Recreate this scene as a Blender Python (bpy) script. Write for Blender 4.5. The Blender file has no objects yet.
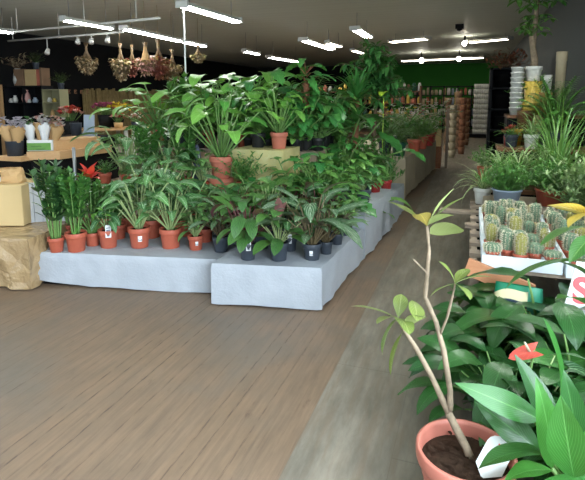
import bpy, math, random
from mathutils import Vector, Matrix
S = bpy.context.scene
C = S.collection
V = Vector
PI = math.pi
RND = random.Random(11)

# ------------------------------------------------------------------ camera
CAM_H = 1.55
YAW, PIT, FPX, CX, CY = math.radians(19.6), math.radians(8), 500.0, 292.5, 170.0
FWD = V((-math.sin(YAW)*math.cos(PIT), math.cos(YAW)*math.cos(PIT), -math.sin(PIT)))
RGT = V((math.cos(YAW), math.sin(YAW), 0))
UPV = RGT.cross(FWD)
EYE = V((0, 0, CAM_H))
def ray(px, py): return FWD + RGT*((px-CX)/FPX) - UPV*((py-CY)/FPX)
def atz(px, py, z):
    d = ray(px, py); return EYE + d*((z-CAM_H)/d.z)
def aty(px, py, y):
    d = ray(px, py); return EYE + d*(y/d.y)
def depth(p): return (V(p)-EYE).dot(FWD)

cam_d = bpy.data.cameras.new('camera'); cam = bpy.data.objects.new('camera', cam_d); C.objects.link(cam)
cam_d.sensor_width = 36; cam_d.lens = 36*FPX/585; cam_d.shift_y = -70/585
cam_d.clip_start = .05; cam_d.clip_end = 200
cam.location = EYE
cam.matrix_world = Matrix.Translation(EYE) @ Matrix((RGT, UPV, -FWD)).transposed().to_4x4()
S.camera = cam

# ------------------------------------------------------------------ materials
def lin(c):
    return tuple(((x/255)/12.92 if x/255 <= .04045 else ((x/255+.055)/1.055)**2.4) for x in c) + (1,)
class NT:
    def __init__(s, name):
        s.m = bpy.data.materials.new(name); s.m.use_nodes = True
        s.t = s.m.node_tree; s.t.nodes.clear()
        s.out = s.n('ShaderNodeOutputMaterial')
    def n(s, typ, **kw):
        nd = s.t.nodes.new(typ)
        for k, v in kw.items(): setattr(nd, k, v)
        return nd
    def l(s, a, b): s.t.links.new(a, b)
    def setin(s, sock, v):
        if isinstance(v, bpy.types.NodeSocket): s.l(v, sock)
        else: sock.default_value = v
    def math(s, op, a, b=0.0, c=None):
        nd = s.n('ShaderNodeMath', operation=op)
        s.setin(nd.inputs[0], a); s.setin(nd.inputs[1], b)
        if c is not None: s.setin(nd.inputs[2], c)
        return nd.outputs[0]
    def step(s, lo, hi, x):
        nd = s.n('ShaderNodeMapRange', interpolation_type='SMOOTHSTEP')
        s.setin(nd.inputs['Value'], x); nd.inputs['From Min'].default_value = lo; nd.inputs['From Max'].default_value = hi
        return nd.outputs['Result']
    def mix(s, f, a, b):
        nd = s.n('ShaderNodeMix', data_type='RGBA')
        s.setin(nd.inputs[0], f); s.setin(nd.inputs[6], a); s.setin(nd.inputs[7], b)
        return nd.outputs[2]
    def noise(s, scale, detail=4, vec=None, rough=.55):
        nd = s.n('ShaderNodeTexNoise'); nd.inputs['Scale'].default_value = scale; nd.inputs['Detail'].default_value = detail
        nd.inputs['Roughness'].default_value = rough
        if vec is not None: s.l(vec, nd.inputs['Vector'])
        return nd.outputs['Fac']
    def coords(s, scale=(1, 1, 1), kind='Object'):
        tc = s.n('ShaderNodeTexCoord'); mp = s.n('ShaderNodeMapping'); mp.inputs['Scale'].default_value = scale
        s.l(tc.outputs[kind], mp.inputs['Vector']); return mp.outputs['Vector']
    def bsdf(s, col, rough=.5, spec=.5, metal=0, bump=None, bs=.3, bd=.01, **kw):
        p = s.n('ShaderNodeBsdfPrincipled')
        s.setin(p.inputs['Base Color'], col); s.setin(p.inputs['Roughness'], rough)
        p.inputs['Specular IOR Level'].default_value = spec; p.inputs['Metallic'].default_value = metal
        for k, v in kw.items(): s.setin(p.inputs[k], v)
        if bump is not None:
            b = s.n('ShaderNodeBump'); b.inputs['Strength'].default_value = bs; b.inputs['Distance'].default_value = bd
            s.l(bump, b.inputs['Height']); s.l(b.outputs[0], p.inputs['Normal'])
        return p.outputs[0]
    def done(s, sh): s.l(sh, s.out.inputs[0]); return s.m

def plain(name, c, rough=.6, spec=.4, metal=0, var=.12, nscale=6, bump=0):
    t = NT(name); v = t.coords()
    n = t.noise(nscale, 4, v); a = lin(c); b = tuple(x*(1-var*1.6) for x in a[:3])+(1,)
    a2 = tuple(min(1, x*(1+var)) for x in a[:3])+(1,)
    return t.done(t.bsdf(t.mix(n, b, a2), rough, spec, metal, t.noise(nscale*8, 3, v) if bump else None, bump or .1, .004))

def leaf_mat(name, base, base2, vein=None, nv=7, slant=.5, vw=.25, mid=.07, vamt=.6, under=None, rough=.38, edge=None, stripe=None, trans=.16):
    t = NT(name)
    uv = t.n('ShaderNodeUVMap'); sp = t.n('ShaderNodeSeparateXYZ'); t.l(uv.outputs[0], sp.inputs[0])
    u, v = sp.outputs[0], sp.outputs[1]
    a = t.math('MULTIPLY', t.math('ABSOLUTE', t.math('SUBTRACT', u, .5)), 2.0)
    base, base2 = [(c[0]*1.06, c[1], c[2]*.86) if c[1] > c[0] else c for c in (base, base2)]
    at = t.n('ShaderNodeAttribute', attribute_name='tint')
    col = t.mix(at.outputs['Fac'], lin(base), lin(base2))
    n = t.noise(40, 3, t.coords())
    col = t.mix(t.math('MULTIPLY', n, .35), col, lin([x*.72 for x in base]))
    fr = t.math('FRACT', t.math('MULTIPLY', t.math('SUBTRACT', v, t.math('MULTIPLY', a, slant)), float(nv)))
    tri = t.math('ABSOLUTE', t.math('SUBTRACT', fr, .5))
    vm = t.math('SUBTRACT', 1.0, t.step(0, vw, tri))
    if vein:
        m1 = t.math('MULTIPLY', t.math('MULTIPLY', vm, t.math('SUBTRACT', 1.0, t.step(.75, 1, a))), vamt)
        col = t.mix(m1, col, lin(vein))
        mm = t.math('MULTIPLY', t.math('SUBTRACT', 1.0, t.step(mid*.4, mid, a)), min(1, vamt+.25))
        col = t.mix(mm, col, lin(vein))
    if edge:
        col = t.mix(t.step(.5, .75, t.math('ADD', a, t.math('MULTIPLY', t.math('SUBTRACT', n, .5), .4))), col, lin(edge))
    if stripe:
        col = t.mix(t.math('SUBTRACT', 1.0, t.step(.25, .45, a)), col, lin(stripe))
    if under:
        g = t.n('ShaderNodeNewGeometry'); col = t.mix(g.outputs['Backfacing'], col, lin(under))
    b = t.n('ShaderNodeBump'); b.inputs['Strength'].default_value = .35; b.inputs['Distance'].default_value = .004
    t.l(t.math('SUBTRACT', 1.0, vm), b.inputs['Height'])
    p = t.n('ShaderNodeBsdfPrincipled'); t.l(col, p.inputs['Base Color']); p.inputs['Roughness'].default_value = rough
    p.inputs['Specular IOR Level'].default_value = .5
    t.l(b.outputs[0], p.inputs['Normal'])
    tr = t.n('ShaderNodeBsdfTranslucent'); t.l(t.mix(.5, col, lin((150, 190, 60))), tr.inputs[0])
    ms = t.n('ShaderNodeMixShader'); ms.inputs[0].default_value = trans
    t.l(p.outputs[0], ms.inputs[1]); t.l(tr.outputs[0], ms.inputs[2])
    return t.done(ms.outputs[0])

def emit(name, c, s):
    t = NT(name); e = t.n('ShaderNodeEmission'); e.inputs[0].default_value = lin(c); e.inputs[1].default_value = s
    return t.done(e.outputs[0])

M = {}
M['zz'] = leaf_mat('glossy dark green leaf', (40, 94, 50), (78, 134, 68), (90, 140, 70), 3, .4, .2, .12, .35, rough=.28)
M['zzdark'] = leaf_mat('blackish green leaf', (30, 66, 42), (54, 100, 60), (60, 100, 60), 3, .4, .2, .12, .3, rough=.3)
M['arrow'] = leaf_mat('pale veined arrow leaf', (46, 102, 54), (82, 140, 78), (176, 208, 164), 6, .55, .16, .07, .8)
M['velvet'] = leaf_mat('dark veined leaf', (34, 84, 54), (58, 116, 70), (164, 200, 150), 6, .6, .16, .08, .75)
M['calathea'] = leaf_mat('fishbone calathea leaf', (54, 104, 56), (84, 136, 72), (24, 60, 38), 6, .5, .3, .03, .8, under=(96, 50, 66))
M['stromanthe'] = leaf_mat('striped dark leaf', (38, 82, 60), (62, 110, 76), (190, 206, 176), 5, .6, .2, .05, .8, under=(82, 66, 66))
M['pinkleaf'] = leaf_mat('dusty pink leaf', (150, 96, 100), (176, 120, 118), (110, 70, 76), 7, .5, .2, .06, .4)
M['aglaonema'] = leaf_mat('silver streaked leaf', (58, 112, 64), (98, 150, 86), (160, 190, 130), 5, .5, .3, .05, .5)
M['philo'] = leaf_mat('bright green heart leaf', (66, 142, 62), (118, 182, 88), (150, 196, 110), 5, .5, .12, .06, .4)
M['mons'] = leaf_mat('deep green monstera leaf', (38, 106, 58), (74, 146, 78), (100, 160, 90), 5, .5, .12, .05, .35, rough=.3)
M['pothos'] = leaf_mat('green pothos leaf', (56, 124, 62), (116, 172, 96), (140, 180, 110), 4, .5, .12, .06, .35)
M['palm'] = leaf_mat('palm leaflet', (52, 112, 58), (92, 152, 78), (90, 150, 70), 1, 0, .1, .12, .4)
M['fern'] = leaf_mat('fern leaflet', (48, 112, 54), (90, 152, 74), (90, 150, 70), 1, 0, .1, .12, .3)
M['spider'] = leaf_mat('white edged strap leaf', (72, 128, 62), (110, 156, 84), None, edge=(206, 214, 176))
M['grassleaf'] = leaf_mat('plain strap leaf', (66, 124, 62), (112, 160, 90), (140, 180, 120), 1, 0, .1, .15, .4)
M['bush'] = leaf_mat('small bushy leaf', (52, 112, 62), (98, 156, 86), (110, 160, 90), 4, .4, .15, .08, .4)
M['silverbush'] = leaf_mat('greyish green leaf', (98, 136, 98), (142, 172, 134), (170, 190, 160), 4, .4, .15, .08, .4)
M['peace'] = leaf_mat('deep peace lily leaf', (25, 72, 40), (48, 100, 52), (84, 136, 74), 11, .55, .14, .05, .35, rough=.3)
M['peacebright'] = leaf_mat('bright ribbed lily leaf', (36, 98, 44), (64, 130, 58), (104, 160, 84), 12, .6, .14, .05, .4, rough=.36)
M['dusk'] = leaf_mat('shade darkened leaf', (46, 50, 42), (66, 66, 56), None)  # shade on the far left shelf plants is put into this leaf colour
M['ficus'] = leaf_mat('ficus leaf', (44, 108, 62), (84, 148, 88), (110, 160, 100), 4, .4, .12, .06, .3, rough=.32)
M['rubber'] = leaf_mat('leathery leaf', (48, 98, 52), (70, 120, 64), (130, 160, 90), 10, .3, .1, .05, .35, rough=.3)
M['yellowleaf'] = leaf_mat('yellowing leaf', (206, 172, 70), (214, 190, 100), (226, 208, 140), 9, .4, .14, .07, .5)
M['croton'] = leaf_mat('olive yellow croton leaf', (84, 110, 60), (112, 132, 72), (150, 158, 98), 8, .4, .14, .08, .55, under=(140, 150, 96))
M['crotonbrown'] = leaf_mat('bronze croton leaf', (140, 112, 62), (160, 140, 72), (196, 176, 90), 8, .4, .16, .08, .6)
M['redbract'] = leaf_mat('red bract', (196, 34, 40), (214, 58, 52), (160, 24, 34), 4, .4, .1, .05, .3)
M['salmon'] = leaf_mat('coral red spathe', (220, 76, 66), (228, 92, 80), (240, 130, 110), 5, .4, .1, .05, .3, rough=.25)
M['lime'] = leaf_mat('lime leaf', (150, 200, 50), (170, 214, 70), (190, 220, 110), 4, .4, .1, .05, .3)
M['dried'] = leaf_mat('dried flower', (160, 142, 116), (196, 176, 144), None)
M['driedrust'] = leaf_mat('dried rust flower', (126, 64, 60), (160, 92, 80), None)
M['driedtan'] = leaf_mat('dried tan flower', (124, 98, 72), (156, 128, 96), None)
M['lavender'] = leaf_mat('dried lavender', (206, 196, 216), (228, 220, 230), None)
M['petalpink'] = leaf_mat('pink petal', (222, 160, 156), (238, 190, 180), None)
M['petalred'] = leaf_mat('red petal', (170, 40, 52), (200, 70, 70), None)
M['petalyellow'] = leaf_mat('yellow petal', (226, 190, 40), (236, 206, 70), None)
M['petalpurple'] = leaf_mat('magenta petal', (150, 40, 96), (172, 64, 120), None)
M['petalwhite'] = leaf_mat('white petal', (206, 204, 204), (226, 222, 216), None)
M['petallilac'] = leaf_mat('lilac petal', (168, 172, 196), (196, 198, 214), None)
M['stem'] = plain('green stem', (104, 140, 74), .5, .4, nscale=20)
M['palestem'] = plain('pale stem', (150, 168, 112), .5, .4, nscale=20)
M['redstem'] = plain('maroon stem', (96, 48, 52), .5, .4, nscale=20)
M['maroonish'] = plain('reddish green stem', (104, 92, 66), .5, .4, nscale=20)
M['bark'] = plain('grey brown bark', (124, 104, 84), .85, .2, var=.3, nscale=24, bump=.6)
M['palebark'] = plain('pale woody bark', (140, 124, 104), .8, .2, var=.4, nscale=30, bump=.6)
M['terracotta'] = plain('terracotta plastic', (176, 90, 68), .5, .4, var=.08, nscale=5)
M['pinkpot'] = plain('dusty pink terracotta', (188, 112, 92), .6, .3, var=.08, nscale=5)
M['salmonpot'] = plain('salmon clay plastic', (184, 112, 96), .5, .4, var=.1, nscale=6)
M['darkpot'] = plain('charcoal plastic', (58, 65, 74), .45, .45, var=.08)
M['blackpot'] = plain('black plastic', (34, 36, 36), .5, .4, var=.1)
M['redpot'] = plain('red plastic', (160, 46, 46), .45, .45, var=.08)
M['greenpot'] = plain('dark green glaze', (38, 84, 66), .35, .5, var=.1)
M['bluegrey'] = plain('blue grey plastic', (156, 172, 190), .5, .4, var=.06)
M['whitepot'] = plain('white ceramic', (214, 214, 208), .35, .5, var=.05)
M['yellowpot'] = plain('yellow ceramic', (212, 182, 84), .4, .5, var=.06)
M['yellowband'] = plain('amber plastic', (220, 160, 40), .4, .5, var=.06)
M['soil'] = plain('potting soil', (64, 48, 38), .95, .1, var=.5, nscale=40, bump=1)
M['white'] = plain('white plastic', (226, 228, 228), .5, .4, var=.03)
M['ink'] = plain('grey print ink', (110, 116, 128), .7, .2, var=.02)
M['redink'] = plain('faded red print', (214, 96, 100), .7, .2, var=.05)
M['foam'] = plain('white foam', (224, 232, 238), .75, .25, var=.03, nscale=20, bump=.15)
M['metal'] = plain('brushed metal', (150, 154, 160), .35, .5, .9, var=.05)
M['whitemetal'] = plain('white enamel', (206, 206, 200), .4, .4, var=.03)
M['black'] = plain('matt black', (14, 14, 16), .7, .2, var=.1)
M['blackpaint'] = plain('black painted board', (22, 24, 28), .6, .25, var=.1)
M['kraft'] = plain('kraft paper', (196, 160, 112), .6, .25, var=.1, nscale=9, bump=.2)
M['cardboard'] = plain('cardboard', (202, 176, 128), .7, .2, var=.06, nscale=5)
M['brownbox'] = plain('brown box', (140, 112, 88), .75, .2, var=.14, nscale=5)
M['palewood'] = plain('pale shelf board', (150, 148, 116), .7, .2, var=.12)
M['greenprint'] = plain('green print', (110, 160, 80), .6, .3, var=.25, nscale=9)
M['glass'] = None
def wood(name, a, b, scale=(2, 30, 30), rough=.55):
    t = NT(name); v = t.coords(scale); n = t.noise(1.6, 5, v); f = t.noise(9, 3, v)
    col = t.mix(n, lin(a), lin(b)); col = t.mix(t.math('MULTIPLY', f, .4), col, lin([x*.7 for x in a]))
    return t.done(t.bsdf(col, rough, .3, 0, f, .2, .003))
M['lightwood'] = wood('light pine board', (206, 160, 110), (226, 186, 138))
M['orangewood'] = wood('orange brown plank', (190, 126, 88), (208, 150, 112))
M['greywood'] = wood('weathered wood', (140, 122, 106), (178, 162, 144))
M['brownwood'] = wood('brown wood', (104, 70, 48), (136, 98, 68))
M['whitewood'] = wood('white painted slats', (204, 208, 214), (222, 226, 230))
def osb():
    t = NT('pale yellow strand board'); v = t.coords((1, 1, 1))
    vo = t.n('ShaderNodeTexVoronoi'); vo.inputs['Scale'].default_value = 26; t.l(v, vo.inputs['Vector'])
    n = t.noise(7, 5, v)
    col = t.mix(n, lin((168, 160, 104)), lin((216, 210, 158)))
    sp = t.n('ShaderNodeSeparateColor'); t.l(vo.outputs['Color'], sp.inputs[0])
    col = t.mix(t.math('MULTIPLY', sp.outputs[0], .45), col, lin((190, 176, 112)))
    return t.done(t.bsdf(col, .7, .2, 0, n, .3, .005))
M['osb'] = osb()
def fleece():
    t = NT('white fleece sheet'); v = t.coords(); n = t.noise(5, 6, v); f = t.noise(60, 2, v)
    cr = t.noise(2.6, 7, v, .65)
    col = t.mix(n, lin((154, 160, 168)), lin((178, 183, 190)))
    h = t.math('ADD', t.math('MULTIPLY', f, .15), cr)
    return t.done(t.bsdf(col, .55, .35, 0, h, .5, .03))
M['fleece'] = fleece()
def wrap():
    t = NT('crumpled shiny kraft wrap'); v = t.coords(); n = t.noise(4, 5, v)
    vo = t.n('ShaderNodeTexVoronoi', feature='DISTANCE_TO_EDGE'); vo.inputs['Scale'].default_value = 5
    t.l(v, vo.inputs['Vector'])
    col = t.mix(n, lin((146, 120, 86)), lin((182, 156, 116)))
    h = t.math('ADD', n, t.math('MULTIPLY', vo.outputs['Distance'], .8))
    return t.done(t.bsdf(col, .26, .6, 0, h, .9, .07))
M['wrap'] = wrap()
def dullwrap():
    t = NT('creased beige paper'); v = t.coords(); n = t.noise(3, 6, v)
    return t.done(t.bsdf(t.mix(n, lin((150, 138, 112)), lin((186, 174, 148))), .5, .35, 0, n, .4, .03))
M['dullwrap'] = dullwrap()

# ------------------------------------------------------------------ mesh helper
class MB:
    def __init__(s): s.v = []; s.f = []; s.uv = []; s.tint = []; s.m = []
    def add(s, vs, fs, uvs=None, tint=.5, mi=0):
        o = len(s.v); s.v += [tuple(v) for v in vs]; s.f += [tuple(i+o for i in f) for f in fs]
        s.uv += uvs if uvs else [(0.5, 0.5)]*len(vs); s.tint += [tint]*len(vs); s.m += [mi]*len(fs)
    def mesh(s, name, mats, smooth=True):
        me = bpy.data.meshes.new(name); me.from_pydata(s.v, [], s.f)
        ul = me.uv_layers.new(name='UVMap'); li = [0]*len(me.loops); me.loops.foreach_get('vertex_index', li)
        flat = []
        for i in li: flat += s.uv[i]
        ul.data.foreach_set('uv', flat)
        at = me.attributes.new('tint', 'FLOAT', 'POINT'); at.data.foreach_set('value', s.tint)
        me.polygons.foreach_set('use_smooth', [smooth]*len(s.f))
        if not isinstance(mats, (list, tuple)): mats = [mats]
        for m in mats: me.materials.append(m)
        me.polygons.foreach_set('material_index', s.m)
        me.update(); return me
def box(mb, x0, x1, y0, y1, z0, z1, bv=0, T=None, mi=0):
    vs = [V((x, y, z)) for z in (z0, z1) for y in (y0, y1) for x in (x0, x1)]
    if T is not None: vs = [T @ v for v in vs]
    mb.add(vs, [(0, 2, 3, 1), (4, 5, 7, 6), (0, 1, 5, 4), (2, 6, 7, 3), (0, 4, 6, 2), (1, 3, 7, 5)], mi=mi)
def prism(mb, pts, z0, z1, mi=0):
    n = len(pts); vs = [(p[0], p[1], z0) for p in pts]+[(p[0], p[1], z1) for p in pts]
    mb.add(vs, [tuple(range(n-1, -1, -1)), tuple(range(n, 2*n))]+[(i, (i+1) % n, n+(i+1) % n, n+i) for i in range(n)], mi=mi)
def tube(mb, pts, r0, r1=None, n=6, mi=0, cap=True):
    if r1 is None: r1 = r0
    pts = [V(p) for p in pts]; k = len(pts); vs = []
    for i, p in enumerate(pts):
        d = (pts[min(i+1, k-1)]-pts[max(i-1, 0)]).normalized()
        a = d.orthogonal().normalized() if i == 0 else (a-d*a.dot(d)).normalized()
        b = d.cross(a); r = r0[i] if isinstance(r0, list) else r0+(r1-r0)*i/(k-1)
        vs += [p+a*math.cos(2*PI*j/n)*r+b*math.sin(2*PI*j/n)*r for j in range(n)]
    fs = [(i*n+j, i*n+(j+1) % n, (i+1)*n+(j+1) % n, (i+1)*n+j) for i in range(k-1) for j in range(n)]
    if cap: fs += [tuple(range(n-1, -1, -1)), tuple(range((k-1)*n, k*n))]
    mb.add(vs, fs, mi=mi)
def lathe(mb, prof, n=20, c=(0, 0, 0), ribs=0, ra=0, mi=0):
    vs = []; uvs = []
    for k, (r, z) in enumerate(prof):
        for j in range(n):
            a = 2*PI*j/n; rr = r*(1+ra*math.cos(ribs*a)) if ribs else r
            vs.append((c[0]+rr*math.cos(a), c[1]+rr*math.sin(a), c[2]+z)); uvs.append((j/n, k/(len(prof)-1)))
    fs = [(i*n+j, i*n+(j+1) % n, (i+1)*n+(j+1) % n, (i+1)*n+j) for i in range(len(prof)-1) for j in range(n)]
    mb.add(vs, fs, uvs, mi=mi)
PROF = {
 'lance': lambda t: math.sin(PI*min(1, t)**.8)**.9 if t < 1 else 0,
 'oval': lambda t: math.sin(PI*t**.9)**.65 if 0 < t < 1 else 0,
 'obov': lambda t: math.sin(PI*t**1.35)**.8 if 0 < t < 1 else 0,
 'heart': lambda t: (1-t)**.7*(.62+.75*t) if t < 1 else 0,
 'arrow': lambda t: (1-t)**.9*(.8+.3*t) if t < 1 else 0,
 'strap': lambda t: min(1, .4+t*4)*(1-t**3) if t < 1 else 0,
}
def leaf(mb, p, d, L, W, prof='lance', droop=.6, fold=.2, rows=5, cols=2, roll=0, back=0, tint=None, wave=0, teeth=0, rng=RND, side=None):
    d = V(d).normalized(); p = V(p)
    sd = V(side)-d*d.dot(V(side)) if side is not None else d.cross(V((0, 0, 1)))
    if sd.length < .05: sd = d.cross(V((rng.uniform(-1, 1), rng.uniform(-1, 1), .1)))
    sd.normalize(); n = sd.cross(d)
    if roll:
        q = Matrix.Rotation(roll, 3, d); sd = q @ sd; n = q @ n
    ph = rng.uniform(0, 6); vs = []; uvs = []; f = PROF[prof]; da = droop/rows
    for i in range(rows+1):
        t = i/rows; w = W/2*max(f(t), .015)
        tw = w*(1-teeth) if (teeth and i % 2 == 1 and 1 < i < rows) else w
        for j in range(cols+1):
            s = -1+2*j/cols; ww = tw if abs(s) > .7 else w
            vs.append(p+sd*(s*ww)+n*(fold*abs(s)*w+wave*W*math.sin(t*11+ph+s*1.5)*abs(s))-d*(back*L*abs(s)*(1-t)**3))
            uvs.append(((s+1)/2, t))
        p = p+d*(L/rows)
        c, sn = math.cos(da), math.sin(da); d, n = d*c-n*sn, n*c+d*sn
    k = cols+1
    fs = [(i*k+j, i*k+j+1, (i+1)*k+j+1, (i+1)*k+j) for i in range(rows) for j in range(cols)]
    mb.add(vs, fs, uvs, rng.random() if tint is None else tint)
def curve(p, d, L, droop, n):
    d = V(d).normalized(); p = V(p); pts = [p.copy()]; sd = d.cross(V((0, 0, 1)))
    if sd.length < .02: sd = V((1, 0, 0))
    sd.normalize(); up = sd.cross(d)
    for i in range(n):
        p = p+d*(L/n); pts.append(p.copy())
        c, s = math.cos(droop/n), math.sin(droop/n); d, up = d*c-up*s, up*c+d*s
    return pts, d
def dirn(az, tilt): return V((math.cos(az)*math.sin(tilt), math.sin(az)*math.sin(tilt), math.cos(tilt)))

# ------------------------------------------------------------------ objects
def obj(name, me, parent=None, loc=(0, 0, 0), scale=None, rotz=0):
    o = bpy.data.objects.new(name, me); C.objects.link(o); o.location = loc
    if scale is not None: o.scale = scale if hasattr(scale, '__len__') else (scale,)*3
    if rotz: o.rotation_euler = (0, 0, rotz)
    if parent is not None: o.parent = parent
    return o
def tag(o, label, cat, group=None, kind=None):
    if label: o['label'] = label
    if cat: o['category'] = cat
    if group: o['group'] = group
    if kind: o['kind'] = kind
    return o
def thing(name, label, cat, loc=(0, 0, 0), rotz=0, group=None, scale=1):
    o = bpy.data.objects.new(name, None); C.objects.link(o); o.location = loc; o.rotation_euler = (0, 0, rotz)
    o.scale = (scale,)*3; o.empty_display_size = .1
    return tag(o, label, cat, group)
def struct(name, mb, mat, label=None):
    return tag(obj(name, mb.mesh(name, mat, False)), label, None, None, 'structure')

# ------------------------------------------------------------------ room
CEIL, XL, XR, YF, YB = 3.42, -12.1, 1.38, 28.0, -2.2
def floor_mat():
    t = NT('worn floor boards'); tc = t.n('ShaderNodeTexCoord'); sp = t.n('ShaderNodeSeparateXYZ'); t.l(tc.outputs['Object'], sp.inputs[0])
    x, y = sp.outputs[0], sp.outputs[1]
    u = t.math('MULTIPLY', t.math('ADD', x, 20), 1/.075); pid = t.math('FLOOR', u); fr = t.math('FRACT', u)
    wn = t.n('ShaderNodeTexWhiteNoise', noise_dimensions='1D'); t.l(pid, wn.inputs['W'])
    st = t.coords((24, 1.3, 1)); grain = t.noise(2.2, 6, st); big = t.noise(.9, 4, t.coords()); fine = t.noise(3, 5, t.coords((60, 4, 1)))
    col = t.mix(grain, lin((74, 60, 48)), lin((150, 126, 104)))
    col = t.mix(t.math('MULTIPLY', wn.outputs['Value'], .5), col, lin((132, 108, 86)))
    col = t.mix(t.math('MULTIPLY', t.step(.46, .68, big), .75), col, lin((108, 101, 92)))
    spots = t.step(.58, .72, t.noise(5, 8, t.coords((4, .9, 1)), .7))
    col = t.mix(t.math('MULTIPLY', spots, .6), col, lin((82, 62, 50)))
    seam = t.math('SUBTRACT', 1.0, t.step(.03, .1, t.math('ABSOLUTE', t.math('SUBTRACT', fr, .5)))) 
    seam = t.math('MULTIPLY', seam, t.step(.38, .6, fine)); seam = t.math('MULTIPLY', seam, t.math('ADD', .08, t.math('MULTIPLY', t.math('POWER', wn.outputs['Value'], 2.0), .75)))
    brown = t.mix(seam, col, lin((62, 46, 36)))
    # grey hardboard runner along the aisle
    u2 = t.math('MULTIPLY', t.math('ADD', x, .68), 1/.42); p2 = t.math('FLOOR', u2); f2 = t.math('FRACT', u2)
    w2 = t.n('ShaderNodeTexWhiteNoise', noise_dimensions='1D'); t.l(p2, w2.inputs['W'])
    v2 = t.math('FRACT', t.math('ADD', t.math('MULTIPLY', y, 1/1.22), t.math('ADD', .2, t.math('MULTIPLY', w2.outputs['Value'], 1.0))))
    g = t.mix(t.step(.02, .98, t.noise(2.2, 8, t.coords((4, .8, 1)), .65)), lin((74, 69, 59)), lin((156, 148, 134)))
    g = t.mix(t.math('MULTIPLY', t.step(.4, .7, t.noise(2.5, 6, t.coords((9, 1.2, 1)))), .5), g, lin((116, 98, 80)))
    s1 = t.math('MULTIPLY', t.math('SUBTRACT', 1.0, t.step(0, .012, f2)), .5); s2 = t.math('MULTIPLY', t.math('SUBTRACT', 1.0, t.step(0, .008, v2)), .6)
    g = t.mix(t.math('MULTIPLY', t.math('MAXIMUM', s1, s2), .6), g, lin((66, 60, 52)))
    sel = t.math('GREATER_THAN', x, -.68)
    col = t.mix(sel, brown, g)
    mott = t.step(.35, .7, t.noise(7, 8, t.coords((1.5, .6, 1)), .7)); col = t.mix(t.math('MULTIPLY', mott, .28), col, lin((84, 76, 66)))
    rough = t.math('ADD', .38, t.math('MULTIPLY', grain, .25))
    return t.done(t.bsdf(col, rough, .4, 0, t.math('SUBTRACT', grain, seam), .15, .004))
def ceil_mat():
    t = NT('grey painted ceiling boards'); tc = t.n('ShaderNodeTexCoord'); sp = t.n('ShaderNodeSeparateXYZ'); t.l(tc.outputs['Object'], sp.inputs[0])
    fr = t.math('FRACT', t.math('MULTIPLY', sp.outputs[1], 1/.3)); s = t.math('SUBTRACT', 1.0, t.step(0, .12, fr))
    n = t.noise(.8, 5, t.coords((.4, 3, 1)))
    col = t.mix(n, lin((204, 210, 200)), lin((218, 224, 214))); col = t.mix(t.math('MULTIPLY', s, .35), col, lin((150, 152, 144)))
    return t.done(t.bsdf(col, .6, .3))
def rect(mb, a, b, c, d): mb.add([a, b, c, d], [(0, 1, 2, 3)])
m = MB(); box(m, XL-.2, XR+.2, YB-.2, YF+.2, -.12, 0); struct('floor', m, floor_mat())
m = MB(); box(m, XL-.2, XR+.2, YB-.2, YF+.2, CEIL, CEIL+.12); struct('ceiling', m, ceil_mat())
m = MB(); box(m, XL-.2, XL, YB, YF, 0, CEIL); struct('wall_left', m, plain('black wall paint', (20, 21, 23), .8, .2, var=.2, nscale=2))
m = MB(); box(m, XR, XR+.2, 1.7, YF, 0, CEIL); box(m, XR, XR+.2, YB, -1.9, 0, CEIL); box(m, XR, XR+.2, -1.9, 1.7, 0, .6); box(m, XR, XR+.2, -1.9, 1.7, 2.8, CEIL); struct('wall_right', m, plain('charcoal wall paint', (74, 80, 80), .75, .25, var=.1, nscale=1))
m = MB(); box(m, XL, -5.2, YF-.3, YF+.2, 0, CEIL); struct('wall_back', m, plain('black back wall paint', (30, 32, 32), .8, .2, var=.2, nscale=2))
m = MB(); box(m, -5.2, XR, YF, YF+.2, 0, CEIL); struct('wall_far', m, plain('dark green wall paint', (62, 140, 56), .8, .2, var=.1, nscale=2))
m = MB()
box(m, XL, XR, YB-.2, YB, 0, .35); box(m, XL, XR, YB-.2, YB, 2.95, CEIL)
for a, b in ((XL, -9.2), (-6.2, -5.9), (-2.95, -2.65), (.9, XR)): box(m, a, b, YB-.2, YB, .35, 2.95)
struct('wall_front', m, plain('shopfront wall paint', (190, 188, 182), .7, .3))

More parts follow.
